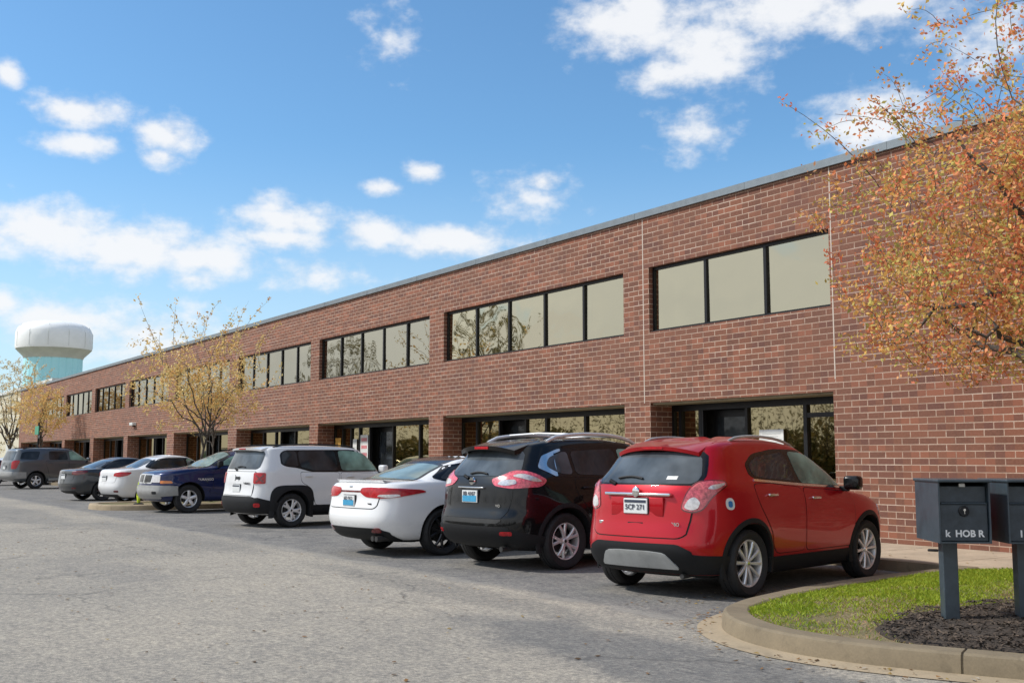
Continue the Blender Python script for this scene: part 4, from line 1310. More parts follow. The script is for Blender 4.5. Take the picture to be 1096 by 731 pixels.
        bmesh.ops.recalc_face_normals(bm, faces=bm.faces)
        o = mesh_obj('roof_spoiler', bm, M[mat], s.root, smooth=35)
        if lamp:
            mesh_obj('brake_lamp', rbox(x_tail - .004, x_tail + .02, -.14, .14, z_tail - th + .008, z_tail - .01, .004, 1), M['lampred'], o)
        return o

    def plate(s, z, parent, blue=False, y=0, txt=None):
        loc, nrm, _ = s.hit('B', y, z)
        x = loc.x
        fr_ = mesh_obj('licence_plate', rbox(x - .03, x - .012, y - .155, y + .155, z - .078, z + .078, .006, 2), M['plate'], parent)
        bm = rbox(x - .035, x - .031, y - .14, y + .14, z - .066 if blue else z + .035, z + (.012 if blue else .062), .001, 1)
        mesh_obj('plate_band', bm, M['plateblue'] if blue else M['ink'], fr_)
        if txt: text_mesh(txt, .075, M['ink'], 'plate_number', fr_, (x - .0365, y, z + (.035 if blue else -.012)), (R(90), 0, R(-90)), .001, .0008)
        bx_ = mesh_obj('plate_mount', rbox(x - .013, x + .03, y - .165, y + .165, z - .088, z + .088, .006, 2), M['plastic'], parent)

    def barbox(s, name, x, y0, y1, z0, z1, mat, dep=.02, parent=None, r=.006, ax='B'):
        loc, nrm, _ = s.hit(ax, (y0 + y1) / 2, (z0 + z1) / 2)
        xx = loc.x - dep
        return mesh_obj(name, rbox(xx, xx + dep + .03, y0, y1, z0, z1, r, 2), M[mat], parent or s.root, smooth=50)

    def wiper(s, y, z, l, parent, ax='B'):
        loc, nrm, _ = s.hit('B', y, z)
        bm = bmesh.new()
        tube(bm, [(loc.x - .02, y + .0, z - .02), (loc.x - .03, y - l * .2, z + .015), ], .022, 8)
        pts = []
        for i in range(7):
            yy = y - .02 + l * i / 6; zz = z + .012 + .02 * math.sin(i / 6 * 3.14)
            lo, _, _ = s.hit('B', yy, zz + .03)
            pts.append((lo.x - .025, yy, zz + .03))
        tube(bm, pts, .012, 6)
        mesh_obj('rear_wiper', bm, M['plastic'], parent, smooth=50)

    def exhaust(s, x, y, z, r=.035):
        bm = bmesh.new(); tube(bm, [(x, y, z), (x + .25, y, z + .01)], r, 16); tube(bm, [(x - .001, y, z), (x + .1, y, z)], r * .8, 16)
        mesh_obj('exhaust_pipe', bm, M['disc'], s.root, smooth=50)

def make_wheel(Rw, wt, st):
    """Wheel turned about y; the outer face looks to -y."""
    rr = Rw * st.get('rim', .70); h = wt / 2
    bm = bmesh.new()
    lathe(bm, [(rr * .98, h * .7), (rr + .01, h * .86), (Rw * .9, h), (Rw * .97, h * .86), (Rw, h * .62), (Rw, h * .3), (Rw - .007, h * .28), (Rw - .007, h * .22), (Rw, h * .2), (Rw, -h * .2), (Rw - .007, -h * .22), (Rw - .007, -h * .28), (Rw, -h * .3), (Rw, -h * .62), (Rw * .97, -h * .86), (Rw * .9, -h), (rr + .012, -h * .88), (rr * .985, -h * .72)], 64)
    bmesh.ops.recalc_face_normals(bm, faces=bm.faces)
    # the hub with brake disc carries tyre and rim
    hb = bmesh.new(); lathe(hb, [(0, -.0), (rr * .62, -.0), (rr * .62, .03), (.0, .03)], 40); lathe(hb, [(0, -.02), (.07, -.02), (.07, .06), (0, .06)], 24)
    bmesh.ops.recalc_face_normals(hb, faces=hb.faces)
    wh = mesh_obj('wheel', hb, M['disc'], None, smooth=40)
    mesh_obj('tyre', bm, M['rubber'], wh, smooth=40)
    bm = bmesh.new()
    yo = -h * .74
    # barrel and lip
    lathe(bm, [(rr * .99, h * .72), (rr * .93, h * .6), (rr * .86, 0), (rr * .88, yo * .55), (rr * .925, yo * .95), (rr * .975, yo * 1.03), (rr * 1.0, yo * .98), (rr * 1.0, yo * .5), (rr * 1.0, h * .72)], 64)
    n = st['n']; tw_ = st.get('twin', 0)
    yf = yo * st.get('dish', .78)
    for k in range(n):
        a0 = 2 * math.pi * k / n
        for sgn in ((-1, 1) if tw_ else (0,)):
            segs = []
            for i in range(6):
                t = i / 5
                r_ = rr * (.12 + .80 * t)
                wd = st['w0'] * (1 - t) + st['w1'] * t
                ang = a0 + sgn * tw_ * (t ** .8) * (1 if tw_ else 0)
                yy = yf + (yo * .97 - yf) * t ** 2 + (-.012 * math.sin(math.pi * t))
                c = Vector((math.cos(ang), 0, math.sin(ang))); p = Vector((-math.sin(ang), 0, math.cos(ang)))
                P = c * r_ + Vector((0, yy, 0))
                segs.append([bm.verts.new(q) for q in (P - p * wd + Vector((0, .004, 0)), P - p * wd * .55 + Vector((0, -.008, 0)), P + p * wd * .55 + Vector((0, -.008, 0)), P + p * wd + Vector((0, .004, 0)), P + p * wd * .7 + Vector((0, .03, 0)), P - p * wd * .7 + Vector((0, .03, 0)))])
            for a_, b_ in zip(segs[:-1], segs[1:]):
                for i in range(6): bm.faces.new((a_[i], a_[(i + 1) % 6], b_[(i + 1) % 6], b_[i]))
            bm.faces.new(segs[0]); bm.faces.new(segs[-1][::-1])
    lathe(bm, [(0, yf - .018), (rr * .12, yf - .018), (rr * .17, yf - .008), (rr * .19, yf + .03), (0, yf + .03)], 32)
    for k in range(5):
        a = 2 * math.pi * (k + .5) / 5
        lathe(bm, [(0, yf - .002), (.011, yf - .002), (.011, yf + .02)], 8, Matrix.Translation((math.cos(a) * rr * .25, 0, math.sin(a) * rr * .25)))
    bmesh.ops.recalc_face_normals(bm, faces=bm.faces)
    rm = mesh_obj('rim', bm, M[st.get('mat', 'alloy')], wh, smooth=35)
    bm = bmesh.new(); lathe(bm, [(0, yf - .022), (rr * .085, yf - .02), (rr * .10, yf - .012)], 20)
    bmesh.ops.recalc_face_normals(bm, faces=bm.faces)
    mesh_obj('hub_cap', bm, M[st.get('cap', 'plastic')], wh, smooth=50)
    return wh

def front_basic(c, zh, hw, lampc='lampclear', grille_z=(.5, .72)):
    """Head lamps, grille and windscreen for the end that faces the building."""
    for ax in ('FR', 'FL'):
        c.patch('head_lamp', [(.45 * hw, zh - .1), (.5 * hw, zh + .03), (1.0 * hw, zh + .07), (1.05 * hw, zh - .04), (.8 * hw, zh - .12)], ax, lampc)
    c.patch('grille', [(-hw * .5, grille_z[0]), (-hw * .55, grille_z[1]), (hw * .55, grille_z[1]), (hw * .5, grille_z[0])], 'F', 'gloss_black', rnd_=1)

# ---- red crossover -------------------------------------------------
red = Car('parked_car', 'shiny red compact crossover with chrome tailgate bar and ten spoke silver wheels', 'car', -8.22, -5.8, 101.5, dict(
    L=4.22, W=1.78, axr=.84, wb=2.555, track=1.55, rw=.345, ra=.40, paint='red', belt=8, handle='chrome', arch=.06,
    bowr=.13, bowf=.25, flare=.035,
    rings=[(.40, .20, 4.0, .20, .70, 8, 7), (.16, .26, 4.18, .24, .82, 8, 6), (.06, .38, 4.25, .38, .865, 8, 6), (.0, .52, 4.28, .52, .88, 7, 6),
           (.02, .64, 4.28, .62, .885, 7, 6), (.06, .80, 4.25, .74, .89, 7, 6), (.08, .95, 4.16, .86, .885, 7, 6), (.10, 1.06, 3.9, .96, .87, 7, 6), (.13, 1.14, 3.28, 1.06, .845, 7, 7),
           (.24, 1.28, 2.98, 1.26, .765, 6, 7), (.38, 1.45, 2.6, 1.46, .675, 6, 7), (.46, 1.53, 2.42, 1.53, .62, 6, 7), (.60, 1.575, 2.2, 1.565, .54, 5, 6),
           (.85, 1.60, 1.95, 1.59, .38, 4, 5), (1.2, 1.61, 1.7, 1.605, .12, 3, 3)]))
c = red
c.wheels(dict(n=10, w0=.013, w1=.020, rim=.71, dish=.72, mat='alloy', cap='chrome'))
# glasshouse
trim = [(.97, 1.25), (.98, 1.36), (1.18, 1.47), (1.65, 1.525), (2.2, 1.515), (2.6, 1.40), (3.05, 1.095), (2.9, 1.08), (1.9, 1.145), (1.10, 1.195)]
c.both('window_surround', trim, 'gloss_black', off=.003, nu=30, nv=10)
for t in c.both('window', [(1.04, 1.25), (1.05, 1.35), (1.23, 1.435), (1.83, 1.49), (1.87, 1.172), (1.16, 1.215)], 'tint', off=.006): pass
c.both('window', [(1.95, 1.15), (1.92, 1.50), (2.28, 1.475), (2.62, 1.33), (2.92, 1.10)], 'clear', off=.006)
c.both('chrome_strip', [(1.02, 1.18), (1.02, 1.205), (1.9, 1.147), (3.0, 1.09), (3.0, 1.068), (1.9, 1.12)], 'chrome', off=.009, rnd_=0, nu=24, nv=2, skirt=.006)
c.door([(1.30, .46), (1.27, .62), (1.12, .80), (1.02, .95), (.98, 1.15), (1.3, 1.155), (1.93, 1.10), (1.93, .42), (1.38, .42)], (1.28, 1.035))
c.door([(1.965, .42), (1.965, 1.10), (3.02, 1.03), (3.06, .85), (3.03, .45), (2.95, .42)], (2.18, .985))
c.flare(.055, 'plastic', -18, 198, .014)
c.both('sill_trim', [(1.20, .2), (1.2, .385), (3.02, .385), (3.02, .2)], 'plastic', off=.010, rnd_=0, nu=20, nv=4)
# tail
tg = c.patch('tailgate', [(-.60, .66), (-.52, .62), (.52, .62), (.60, .66), (.63, .9), (.66, 1.12), (.56, 1.14), (-.56, 1.14), (-.66, 1.12), (-.63, .9)], 'B', 'red', off=.006, rnd_=1, nu=30, nv=12)
c.patch('tailgate_gap', [(-.615, .655), (-.53, .61), (.53, .61), (.615, .655), (.645, .9), (.675, 1.13), (-.675, 1.13), (-.645, .9)], 'B', 'under', off=.002, rnd_=1, nu=30, nv=10, skirt=.006, parent=tg)
rg = c.patch('rear_window', [(-.60, 1.16), (.60, 1.16), (.645, 1.21), (.56, 1.42), (.48, 1.485), (-.48, 1.485), (-.56, 1.42), (-.645, 1.21)], 'B', 'rearglass', off=.006, rnd_=1, nu=26, nv=10)
c.patch('window_surround', [(-.64, 1.145), (.64, 1.145), (.685, 1.2), (.60, 1.45), (.50, 1.51), (-.50, 1.51), (-.60, 1.45), (-.685, 1.2)], 'B', 'gloss_black', off=.003, rnd_=1, nu=26, nv=10, parent=rg)
c.spoiler(.74, .345, .53, 1.548, 'red', .04, drop=.03)
c.barbox('chrome_bar', 0, -.43, .43, 1.035, 1.068, 'chrome', .035, tg, .012)
bm = bmesh.new(); loc, _, _ = c.hit('B', 0, 1.05)
lathe(bm, [(0, loc.x - .048), (.035, loc.x - .048), (.045, loc.x - .04), (.045, loc.x - .02)], 24)
for v in bm.verts: v.co = Vector((v.co.y, v.co.x, v.co.z * 1.15 + 1.075))
bmesh.ops.recalc_face_normals(bm, faces=bm.faces)
mesh_obj('emblem', bm, M['chrome'], tg, smooth=50)
c.barbox('plate_recess', 0, -.34, .34, .83, 1.02, 'red', .006, tg, .004)
c.plate(.93, tg, False, 0, '5CP 271')
c.wiper(.34, 1.17, -.34, rg)
text_mesh('TURBO', .05, M['chrome'], 'badge', tg, (c.hit('B', -.47, .76)[0].x - .009, -.45, .755), (R(90), 0, R(-90)), .001, .001)
c.barbox('emblem_small', 0, .46, .52, .73, .765, 'chrome', .01, tg, .004)
c.barbox('tailgate_handle', 0, -.10, .10, .735, .765, 'under', .004, tg, .003)
for ax in ('BR', 'BL'):
    lp = c.patch('tail_lamp', [(0.46, 0.905), (0.58, 0.88), (0.68, 0.915), (0.76, 1.035), (0.94, 1.15), (0.92, 1.18), (0.76, 1.19), (0.62, 1.165), (0.53, 1.075)], ax, 'lamppink', off=.014, rnd_=2, nu=24, nv=10, skirt=.02)
    c.patch('lamp_gap', [(0.448, 0.895), (0.58, 0.865), (0.69, 0.907), (0.77, 1.03), (0.96, 1.147), (0.93, 1.195), (0.76, 1.205), (0.61, 1.18), (0.515, 1.08)], ax, 'lampdark', off=.007, rnd_=2, nu=24, nv=8, parent=lp)
    c.patch('tail_lamp_lens', [(0.485, 0.92), (0.57, 0.897), (0.63, 0.92), (0.65, 0.985), (0.6, 1.035), (0.54, 1.01)], ax, 'lampclear', off=.018, rnd_=2, parent=lp)
    c.patch('tail_lamp_lens', [(0.72, 1.11), (0.77, 1.145), (0.915, 1.165), (0.915, 1.15), (0.82, 1.105)], ax, 'lampclear', off=.018, rnd_=1, parent=lp)
bp = [(-.9, .27), (-.9, .43), (-.60, .46), (-.50, .54), (.50, .54), (.60, .46), (.9, .43), (.9, .27)]
c.patch('lower_bumper', [(-.66, .26), (-.66, .49), (-.52, .56), (.52, .56), (.66, .49), (.66, .26)], 'B', 'plastic', off=.010, rnd_=1, nu=30, nv=8)
for ax in ('BR', 'BL'):
    c.patch('lower_bumper', [(.36, .26), (.36, .50), (.47, .475), (.62, .455), (.95, .44), (.95, .26)], ax, 'plastic', off=.009, rnd_=0, nu=20, nv=8)
c.patch('skid_plate', [(-.50, .315), (-.36, .315), (.36, .315), (.50, .315), (.38, .47), (.20, .485), (-.20, .485), (-.38, .47)], 'B', 'bronze_silver', off=.024, rnd_=1, nu=24, nv=8, skirt=.02)
c.mirror(2.86, 1.07, 'gloss_black')
c.rails(.95, 2.3, .56, 'bronze_silver', .04, .016)
stk = c.patch('sticker', [(.46, .90), (.46, 1.02), (.58, 1.02), (.58, .90)], 'R', 'plate', off=.004, rnd_=3, skirt=.004)
c.patch('sticker_mark', [(.49, .925), (.49, .99), (.55, .99), (.55, .925)], 'R', 'bluedot', off=.006, rnd_=2, skirt=.004, parent=stk)
c.patch('window_sticker', [(-.42, 1.20), (-.42, 1.235), (-.30, 1.235), (-.30, 1.20)], 'B', 'paper', off=.009, rnd_=0, parent=rg)
c.exhaust(.16, -.50, .235, .026)
front_basic(c, .80, .9)
c.patch('windscreen', [(2.55, -.55), (2.55, .55), (3.15, .68), (3.15, -.68)], 'T', 'clear', off=.006, rnd_=1)

# ---- black midsize suv ----------------------------------------------
blk = Car('parked_car', 'black suv with silver roof rails and boomerang pink tail lamps', 'car', -11.5, -5.72, 97, dict(
    L=4.69, W=1.84, axr=.93, wb=2.705, track=1.60, rw=.362, ra=.42, paint='black', belt=8, arch=.05, bowr=.10, bowf=.25, flare=.03,
    rings=[(.45, .24, 4.4, .22, .72, 8, 7), (.20, .30, 4.58, .26, .85, 8, 6), (.08, .40, 4.65, .38, .90, 8, 6), (.0, .54, 4.69, .52, .915, 7, 6),
           (.01, .66, 4.68, .64, .92, 7, 6), (.06, .80, 4.64, .78, .92, 7, 6), (.075, .95, 4.52, .92, .915, 7, 6), (.09, 1.06, 4.2, 1.02, .90, 7, 6), (.13, 1.16, 3.55, 1.12, .875, 7, 7),
           (.24, 1.32, 3.2, 1.32, .79, 6, 7), (.38, 1.50, 2.85, 1.52, .70, 6, 7), (.46, 1.58, 2.65, 1.60, .65, 6, 7), (.60, 1.625, 2.4, 1.635, .57, 5, 6),
           (.9, 1.645, 2.1, 1.655, .40, 4, 5), (1.3, 1.655, 1.8, 1.66, .12, 3, 3)]))
c = blk
c.wheels(dict(n=5, w0=.022, w1=.020, twin=.24, rim=.66, dish=.75, mat='alloy', cap='alloy_dark'))
c.both('window_surround', [(.52, 1.32), (.66, 1.47), (.95, 1.545), (1.8, 1.595), (2.5, 1.575), (2.9, 1.42), (3.34, 1.15), (3.2, 1.13), (2.0, 1.15), (.78, 1.19)], 'gloss_black', off=.003, nu=30, nv=10)
c.both('chrome_strip', [(.55, 1.30), (.66, 1.45), (.93, 1.535), (1.0, 1.545), (1.0, 1.515), (.72, 1.44), (.62, 1.30), (.84, 1.20), (.80, 1.185)], 'chrome', off=.006, rnd_=1, nu=16, nv=2, skirt=.004)
c.both('window', [(.68, 1.31), (.76, 1.43), (1.0, 1.50), (1.10, 1.505), (1.10, 1.21), (.88, 1.22)], 'rearglass', off=.008)
c.both('window', [(1.16, 1.21), (1.16, 1.51), (1.98, 1.55), (2.02, 1.18)], 'tint', off=.007)
c.both('window', [(2.08, 1.18), (2.04, 1.55), (2.46, 1.535), (2.8, 1.40), (3.14, 1.16)], 'clear', off=.007)
c.door([(1.42, .50), (1.38, .68), (1.22, .86), (1.10, 1.0), (1.10, 1.17), (2.03, 1.14), (2.03, .44), (1.5, .44)], (1.30, 1.04))
c.door([(2.065, .44), (2.065, 1.14), (3.25, 1.09), (3.3, .9), (3.26, .5), (3.15, .44)], (2.3, 1.01))
c.flare(.06, 'plastic', -18, 198, .012)
c.both('sill_trim', [(1.33, .22), (1.33, .40), (3.25, .40), (3.25, .22)], 'plastic', off=.010, rnd_=0, nu=20, nv=4)
tg = c.patch('tailgate', [(-.66, .74), (-.60, .66), (.60, .66), (.66, .74), (.70, .95), (.70, 1.15), (-.70, 1.15), (-.70, .95)], 'B', 'black', off=.006, rnd_=1, nu=30, nv=12)
rg = c.patch('rear_window', [(-.64, 1.19), (.64, 1.19), (.69, 1.24), (.60, 1.47), (.52, 1.53), (-.52, 1.53), (-.60, 1.47), (-.69, 1.24)], 'B', 'rearglass', off=.006, rnd_=1, nu=26, nv=10)
c.spoiler(.80, .24, .55, 1.585, 'gloss_black', .055, drop=.03)
c.wiper(.12, 1.18, -.34, rg)
c.barbox('chrome_bar', 0, -.26, .26, 1.035, 1.055, 'chrome', .03, tg, .006)
c.plate(.93, tg, True, 0, '8B 4107')
bm = bmesh.new(); loc, _, _ = c.hit('B', 0, 1.12)
bmesh.ops.create_cone(bm, cap_ends=True, segments=28, radius1=.055, radius2=.048, depth=.02)
for v in bm.verts: v.co = Vector((loc.x - .022 - v.co.z, v.co.x, 1.125 + v.co.y))
bmesh.ops.recalc_face_normals(bm, faces=bm.faces)
em = mesh_obj('emblem', bm, M['chrome'], tg, smooth=50)
mesh_obj('emblem_centre', rbox(loc.x - .042, loc.x - .03, -.05, .05, 1.113, 1.137, .003, 1), M['gloss_black'], em)
text_mesh('AWD', .05, M['chrome'], 'badge', tg, (c.hit('B', -.5, .83)[0].x - .01, -.5, .82), (R(90), 0, R(-90)), .001, .001)
for ax in ('BR', 'BL'):
    lp = c.patch('tail_lamp', [(.38, 1.07), (.34, 1.15), (.50, 1.20), (.62, 1.26), (.78, 1.26), (.94, 1.21), (1.06, 1.14), (.98, 1.06), (.80, 1.05), (.6, 1.035)], ax, 'lamprose', off=.014, rnd_=2, nu=28, nv=10, skirt=.03)
    c.patch('tail_lamp_lens', [(.42, 1.085), (.48, 1.14), (.66, 1.15), (.68, 1.10), (.55, 1.07)], ax, 'lampclear', off=.019, rnd_=2, parent=lp)
    c.patch('tail_lamp_lens', [(.60, 1.19), (.74, 1.225), (.90, 1.18), (1.0, 1.125), (.9, 1.12), (.78, 1.155)], ax, 'lampclear', off=.019, rnd_=2, parent=lp)
c.patch('lower_bumper', [(-.70, .30), (-.70, .56), (.70, .56), (.70, .30)], 'B', 'plastic', off=.010, rnd_=0, nu=30, nv=8)
for ax in ('BR', 'BL'):
    c.patch('lower_bumper', [(.38, .30), (.38, .555), (.60, .53), (1.02, .44), (1.02, .30)], ax, 'plastic', off=.009, rnd_=0, nu=20, nv=8)
    c.patch('reflector', [(.46, .46), (.46, .505), (.62, .505), (.62, .46)], ax, 'lampred', off=.016, rnd_=1)
c.patch('bumper_step', [(-.55, .60), (-.62, .655), (.62, .655), (.55, .60)], 'B', 'disc', off=.008, rnd_=1)
c.mirror(3.12, 1.12, 'black')
c.rails(.85, 2.75, .60, 'alloy', .075, .026, (1.25, 2.25))
c.exhaust(.12, -.55, .28)
front_basic(c, .86, .95)
c.patch('windscreen', [(2.8, -.55), (2.8, .55), (3.4, .7), (3.4, -.7)], 'T', 'clear', off=.006, rnd_=1)

# ---- white midsize sedan --------------------------------------------
def sedan_rings(L, W, H, dz=0, deck=1.06):
    w_ = W / 2
    return [(.50, .20, L - .3, .2, w_ * .80, 8, 6), (.20, .26, L - .1, .24, w_ * .92, 8, 5), (.06, .38, L - .02, .36, w_ * .97, 8, 5), (.0, .54, L, .5, w_ * .99, 9, 5),
            (.02, .68, L - .02, .60, w_, 9, 5), (.05, .84, L - .08, .70, w_, 9, 5), (.055, .95, L - .25, .80, w_ * .985, 9, 5), (.10, deck - .02, L - .75, .90, w_ * .96, 7, 6),
            (.32, deck + .015, L - 1.15, .96, w_ * .94, 7, 6), (.62, deck + .04, L - 1.40, 1.0, w_ * .92, 6, 7),
            (.95, deck + .15, L - 1.65, 1.14, w_ * .84, 6, 7), (1.30, H - .11, L - 2.02, H - .13, w_ * .73, 6, 7), (1.48, H - .055, L - 2.25, H - .06, w_ * .66, 6, 7), (1.7, H - .03, L - 2.5, H - .03, w_ * .54, 5, 6),
            (2.0, H - .02, L - 2.65, H - .02, w_ * .3, 4, 4), (2.2, H - .02, L - 2.6, H - .02, w_ * .1, 3, 3)]
def sedan_glass(c, L, H, rear_top=1.40, rear_base=.66, tint_='tint', clear_='clear', trim='gloss_black', dk=1.06):
    zb = dk - .06
    c.both('window_surround', [(.95, dk + .06), (1.32, H - .13), (1.7, H - .075), (2.4, H - .07), (L - 2.15, H - .16), (L - 1.45, .985), (L - 1.6, .965), (2.2, zb), (1.2, dk)], trim, off=.003, nu=30, nv=8)
    c.both('window', [(1.08, dk + .05), (1.38, H - .155), (1.72, H - .11), (2.25, H - .10), (2.3, zb + .03), (1.3, dk + .02)], tint_, off=.007)
    c.both('window', [(2.37, zb + .025), (2.32, H - .10), (2.5, H - .105), (L - 2.2, H - .19), (L - 1.66, 1.0)], clear_, off=.007)
cam_ = Car('parked_car', 'white sedan with black roof, sweeping red tail lamps and black spoke wheels', 'car', -14.15, -6.0, 97, dict(
    L=4.88, W=1.84, axr=1.10, wb=2.825, track=1.62, rw=.345, ra=.395, paint='pearl', belt=9, arch=.035, bowr=.13, bowf=.3, flare=.03,
    rings=sedan_rings(4.88, 1.84, 1.44, 0, 1.07)))
c = cam_
c.wheels(dict(n=5, w0=.026, w1=.018, twin=.30, rim=.74, dish=.8, mat='alloy_dark', cap='alloy_dark'))
sedan_glass(c, 4.88, 1.44, dk=1.07)
c.patch('roof_panel', [(1.36, -.52), (1.30, 0), (1.36, .52), (2.0, .60), (2.55, .56), (2.62, 0), (2.55, -.56), (2.0, -.60)], 'T', 'gloss_black', off=.004, rnd_=2, nu=26, nv=16)
rg = c.patch('rear_window', [(.68, -.66), (.62, 0), (.68, .66), (1.30, .52), (1.33, 0), (1.30, -.52)], 'T', 'paleglass', off=.006, rnd_=1, nu=20, nv=18)
c.patch('window_surround', [(.63, -.71), (.57, 0), (.63, .71), (1.36, .55), (1.38, 0), (1.36, -.55)], 'T', 'gloss_black', off=.003, rnd_=1, nu=20, nv=18, parent=rg)
c.door([(1.62, .36), (1.58, .58), (1.42, .78), (1.32, 1.02), (2.30, .99), (2.30, .34), (1.7, .34)], (1.62, .90))
c.door([(2.335, .34), (2.335, .99), (3.35, .945), (3.42, .8), (3.40, .4), (3.3, .34)], (2.58, .87))
bl = c.patch('boot_lid', [(-.62, .74), (-.56, .70), (.56, .70), (.62, .74), (.66, .98), (.60, 1.04), (-.60, 1.04), (-.66, .98)], 'B', 'pearl', off=.006, rnd_=1, nu=30, nv=10)
c.patch('boot_gap', [(-.635, .735), (-.57, .688), (.57, .688), (.635, .735), (.675, 1.0), (-.675, 1.0)], 'B', 'disc', off=.002, rnd_=1, nu=30, nv=8, skirt=.005, parent=bl)
c.patch('lamp_bar', [(-.60, .925), (-.60, .95), (.60, .95), (.60, .925)], 'B', 'lampdark', off=.010, rnd_=0, nu=24, nv=2, parent=bl)
for ax in ('BR', 'BL'):
    lp = c.patch('tail_lamp', [(.22, .93), (.25, .99), (.45, 1.0), (.80, .985), (1.12, .965), (1.20, .93), (1.05, .905), (.80, .86), (.55, .845), (.32, .86)], ax, 'lampred', off=.014, rnd_=2, nu=30, nv=8, skirt=.03)
    c.patch('tail_lamp_lens', [(.52, .87), (.55, .90), (.82, .905), (.86, .88), (.72, .855)], ax, 'lampclear', off=.019, rnd_=2, parent=lp)
    c.patch('reflector', [(.42, .36), (.45, .42), (.56, .43), (.60, .36)], ax, 'lampdark', off=.016, rnd_=1)
    c.patch('lower_bumper', [(.30, .24), (.30, .42), (.55, .40), (.72, .33), (.88, .24)], ax, 'plastic', off=.012, rnd_=0, nu=20, nv=6)
c.patch('lower_bumper', [(-.72, .22), (-.76, .36), (-.62, .42), (.62, .42), (.76, .36), (.72, .22)], 'B', 'plastic', off=.012, rnd_=1, nu=30, nv=8)
c.plate(.80, bl, True, 0, '6D 912')
c.barbox('emblem', 0, -.045, .045, .985, 1.02, 'chrome', .012, bl, .01)
c.barbox('badge', 0, -.52, -.40, .755, .775, 'disc', .009, bl, .002)
# lip spoiler on the boot
bm = bmesh.new(); rows = []
for i in range(17):
    y = -.62 + 1.24 * i / 16; xx = .10 + .10 * (y / .62) ** 2
    lo, _, _ = c.hit('T', xx + .16, y)
    z = lo.z
    rows.append([bm.verts.new(q) for q in ((xx + .16, y, z + .002), (xx + .04, y, z + .02), (xx, y, z + .028), (xx + .01, y, z + .012), (xx + .05, y, z - .02))])
for a, b_ in zip(rows[:-1], rows[1:]):
    for j in range(4): bm.faces.new((a[j], b_[j], b_[j + 1], a[j + 1]))
bmesh.ops.recalc_face_normals(bm, faces=bm.faces)
mesh_obj('boot_spoiler', bm, M['pearl'], c.root, smooth=40)
c.mirror(3.30, .97, 'gloss_black')
c.exhaust(.10, -.62, .27, .04); c.exhaust(.10, -.52, .27, .04)
front_basic(c, .66, .95)
c.patch('windscreen', [(2.75, -.55), (2.75, .55), (3.45, .7), (3.45, -.7)], 'T', 'clear', off=.006, rnd_=1)

# ---- white boxy suv ---------------------------------------------------
jp = Car('parked_car', 'boxy white suv with square red tail lamps and black wheel arches', 'car', -21.5, -5.36, 98, dict(
    L=4.23, W=1.80, axr=.84, wb=2.57, track=1.56, rw=.35, ra=.405, paint='white', belt=8, arch=.02, bowr=.07, bowf=.2, flare=.02, floorz=.26,
    rings=[(.35, .24, 4.0, .24, .74, 9, 7), (.12, .30, 4.15, .28, .84, 9, 7), (.03, .40, 4.21, .38, .875, 9, 7), (.0, .54, 4.23, .52, .89, 9, 7),
           (.02, .66, 4.22, .64, .895, 9, 7), (.05, .80, 4.18, .80, .90, 9, 7), (.06, .95, 4.12, .94, .895, 9, 7), (.075, 1.06, 3.95, 1.04, .885, 9, 7), (.10, 1.16, 3.30, 1.11, .865, 9, 8),
           (.15, 1.32, 3.10, 1.32, .815, 8, 8), (.22, 1.50, 2.88, 1.52, .755, 8, 8), (.26, 1.60, 2.75, 1.60, .72, 8, 8), (.36, 1.65, 2.6, 1.64, .65, 7, 7),
           (.7, 1.67, 2.2, 1.665, .45, 5, 5), (1.1, 1.675, 1.8, 1.67, .12, 3, 3)]))
c = jp
c.wheels(dict(n=5, w0=.03, w1=.022, twin=.22, rim=.66, dish=.8, mat='alloy', cap='alloy_dark'))
c.both('window_surround', [(.58, 1.30), (.60, 1.52), (.72, 1.585), (2.4, 1.60), (2.85, 1.50), (3.22, 1.13), (1.30, 1.13), (1.15, 1.17), (.95, 1.22), (.72, 1.24)], 'gloss_black', off=.003, nu=30, nv=8)
c.both('window', [(.62, 1.31), (.64, 1.51), (.74, 1.565), (.98, 1.57), (1.0, 1.24), (.76, 1.26)], 'tint', off=.007)
c.both('window', [(1.04, 1.23), (1.02, 1.57), (1.92, 1.58), (1.96, 1.16), (1.36, 1.16), (1.20, 1.20)], 'tint', off=.007)
c.both('window', [(2.04, 1.16), (2.0, 1.58), (2.42, 1.57), (2.76, 1.48), (3.06, 1.16)], 'clear', off=.007)
c.door([(1.35, .52), (1.33, .72), (1.22, .84), (1.05, .92), (1.02, 1.13), (1.98, 1.12), (1.98, .44), (1.42, .44)], (1.22, 1.05))
c.door([(2.015, .44), (2.015, 1.12), (3.12, 1.09), (3.15, .9), (3.12, .5), (3.0, .44)], (2.24, 1.03))
c.flare(.10, 'plastic', -20, 200, .03, 4.5)
c.both('sill_trim', [(1.25, .24), (1.25, .45), (3.05, .45), (3.05, .24)], 'plastic', off=.016, rnd_=0, nu=20, nv=4)
tg = c.patch('tailgate', [(-.60, .68), (-.60, .66), (.60, .66), (.60, .68), (.62, 1.14), (-.62, 1.14)], 'B', 'white', off=.006, rnd_=1, nu=26, nv=10)
c.patch('tailgate_gap', [(-.615, .65), (.615, .65), (.635, 1.15), (-.635, 1.15)], 'B', 'under', off=.002, rnd_=1, nu=26, nv=8, skirt=.005, parent=tg)
rg = c.patch('rear_window', [(-.62, 1.19), (.62, 1.19), (.68, 1.24), (.66, 1.50), (.60, 1.57), (-.60, 1.57), (-.66, 1.50), (-.68, 1.24)], 'B', 'rearglass', off=.006, rnd_=1, nu=26, nv=10)
c.patch('lower_bumper', [(-.72, .30), (-.74, .60), (-.6, .64), (.6, .64), (.74, .60), (.72, .30)], 'B', 'plastic', off=.014, rnd_=1, nu=30, nv=10)
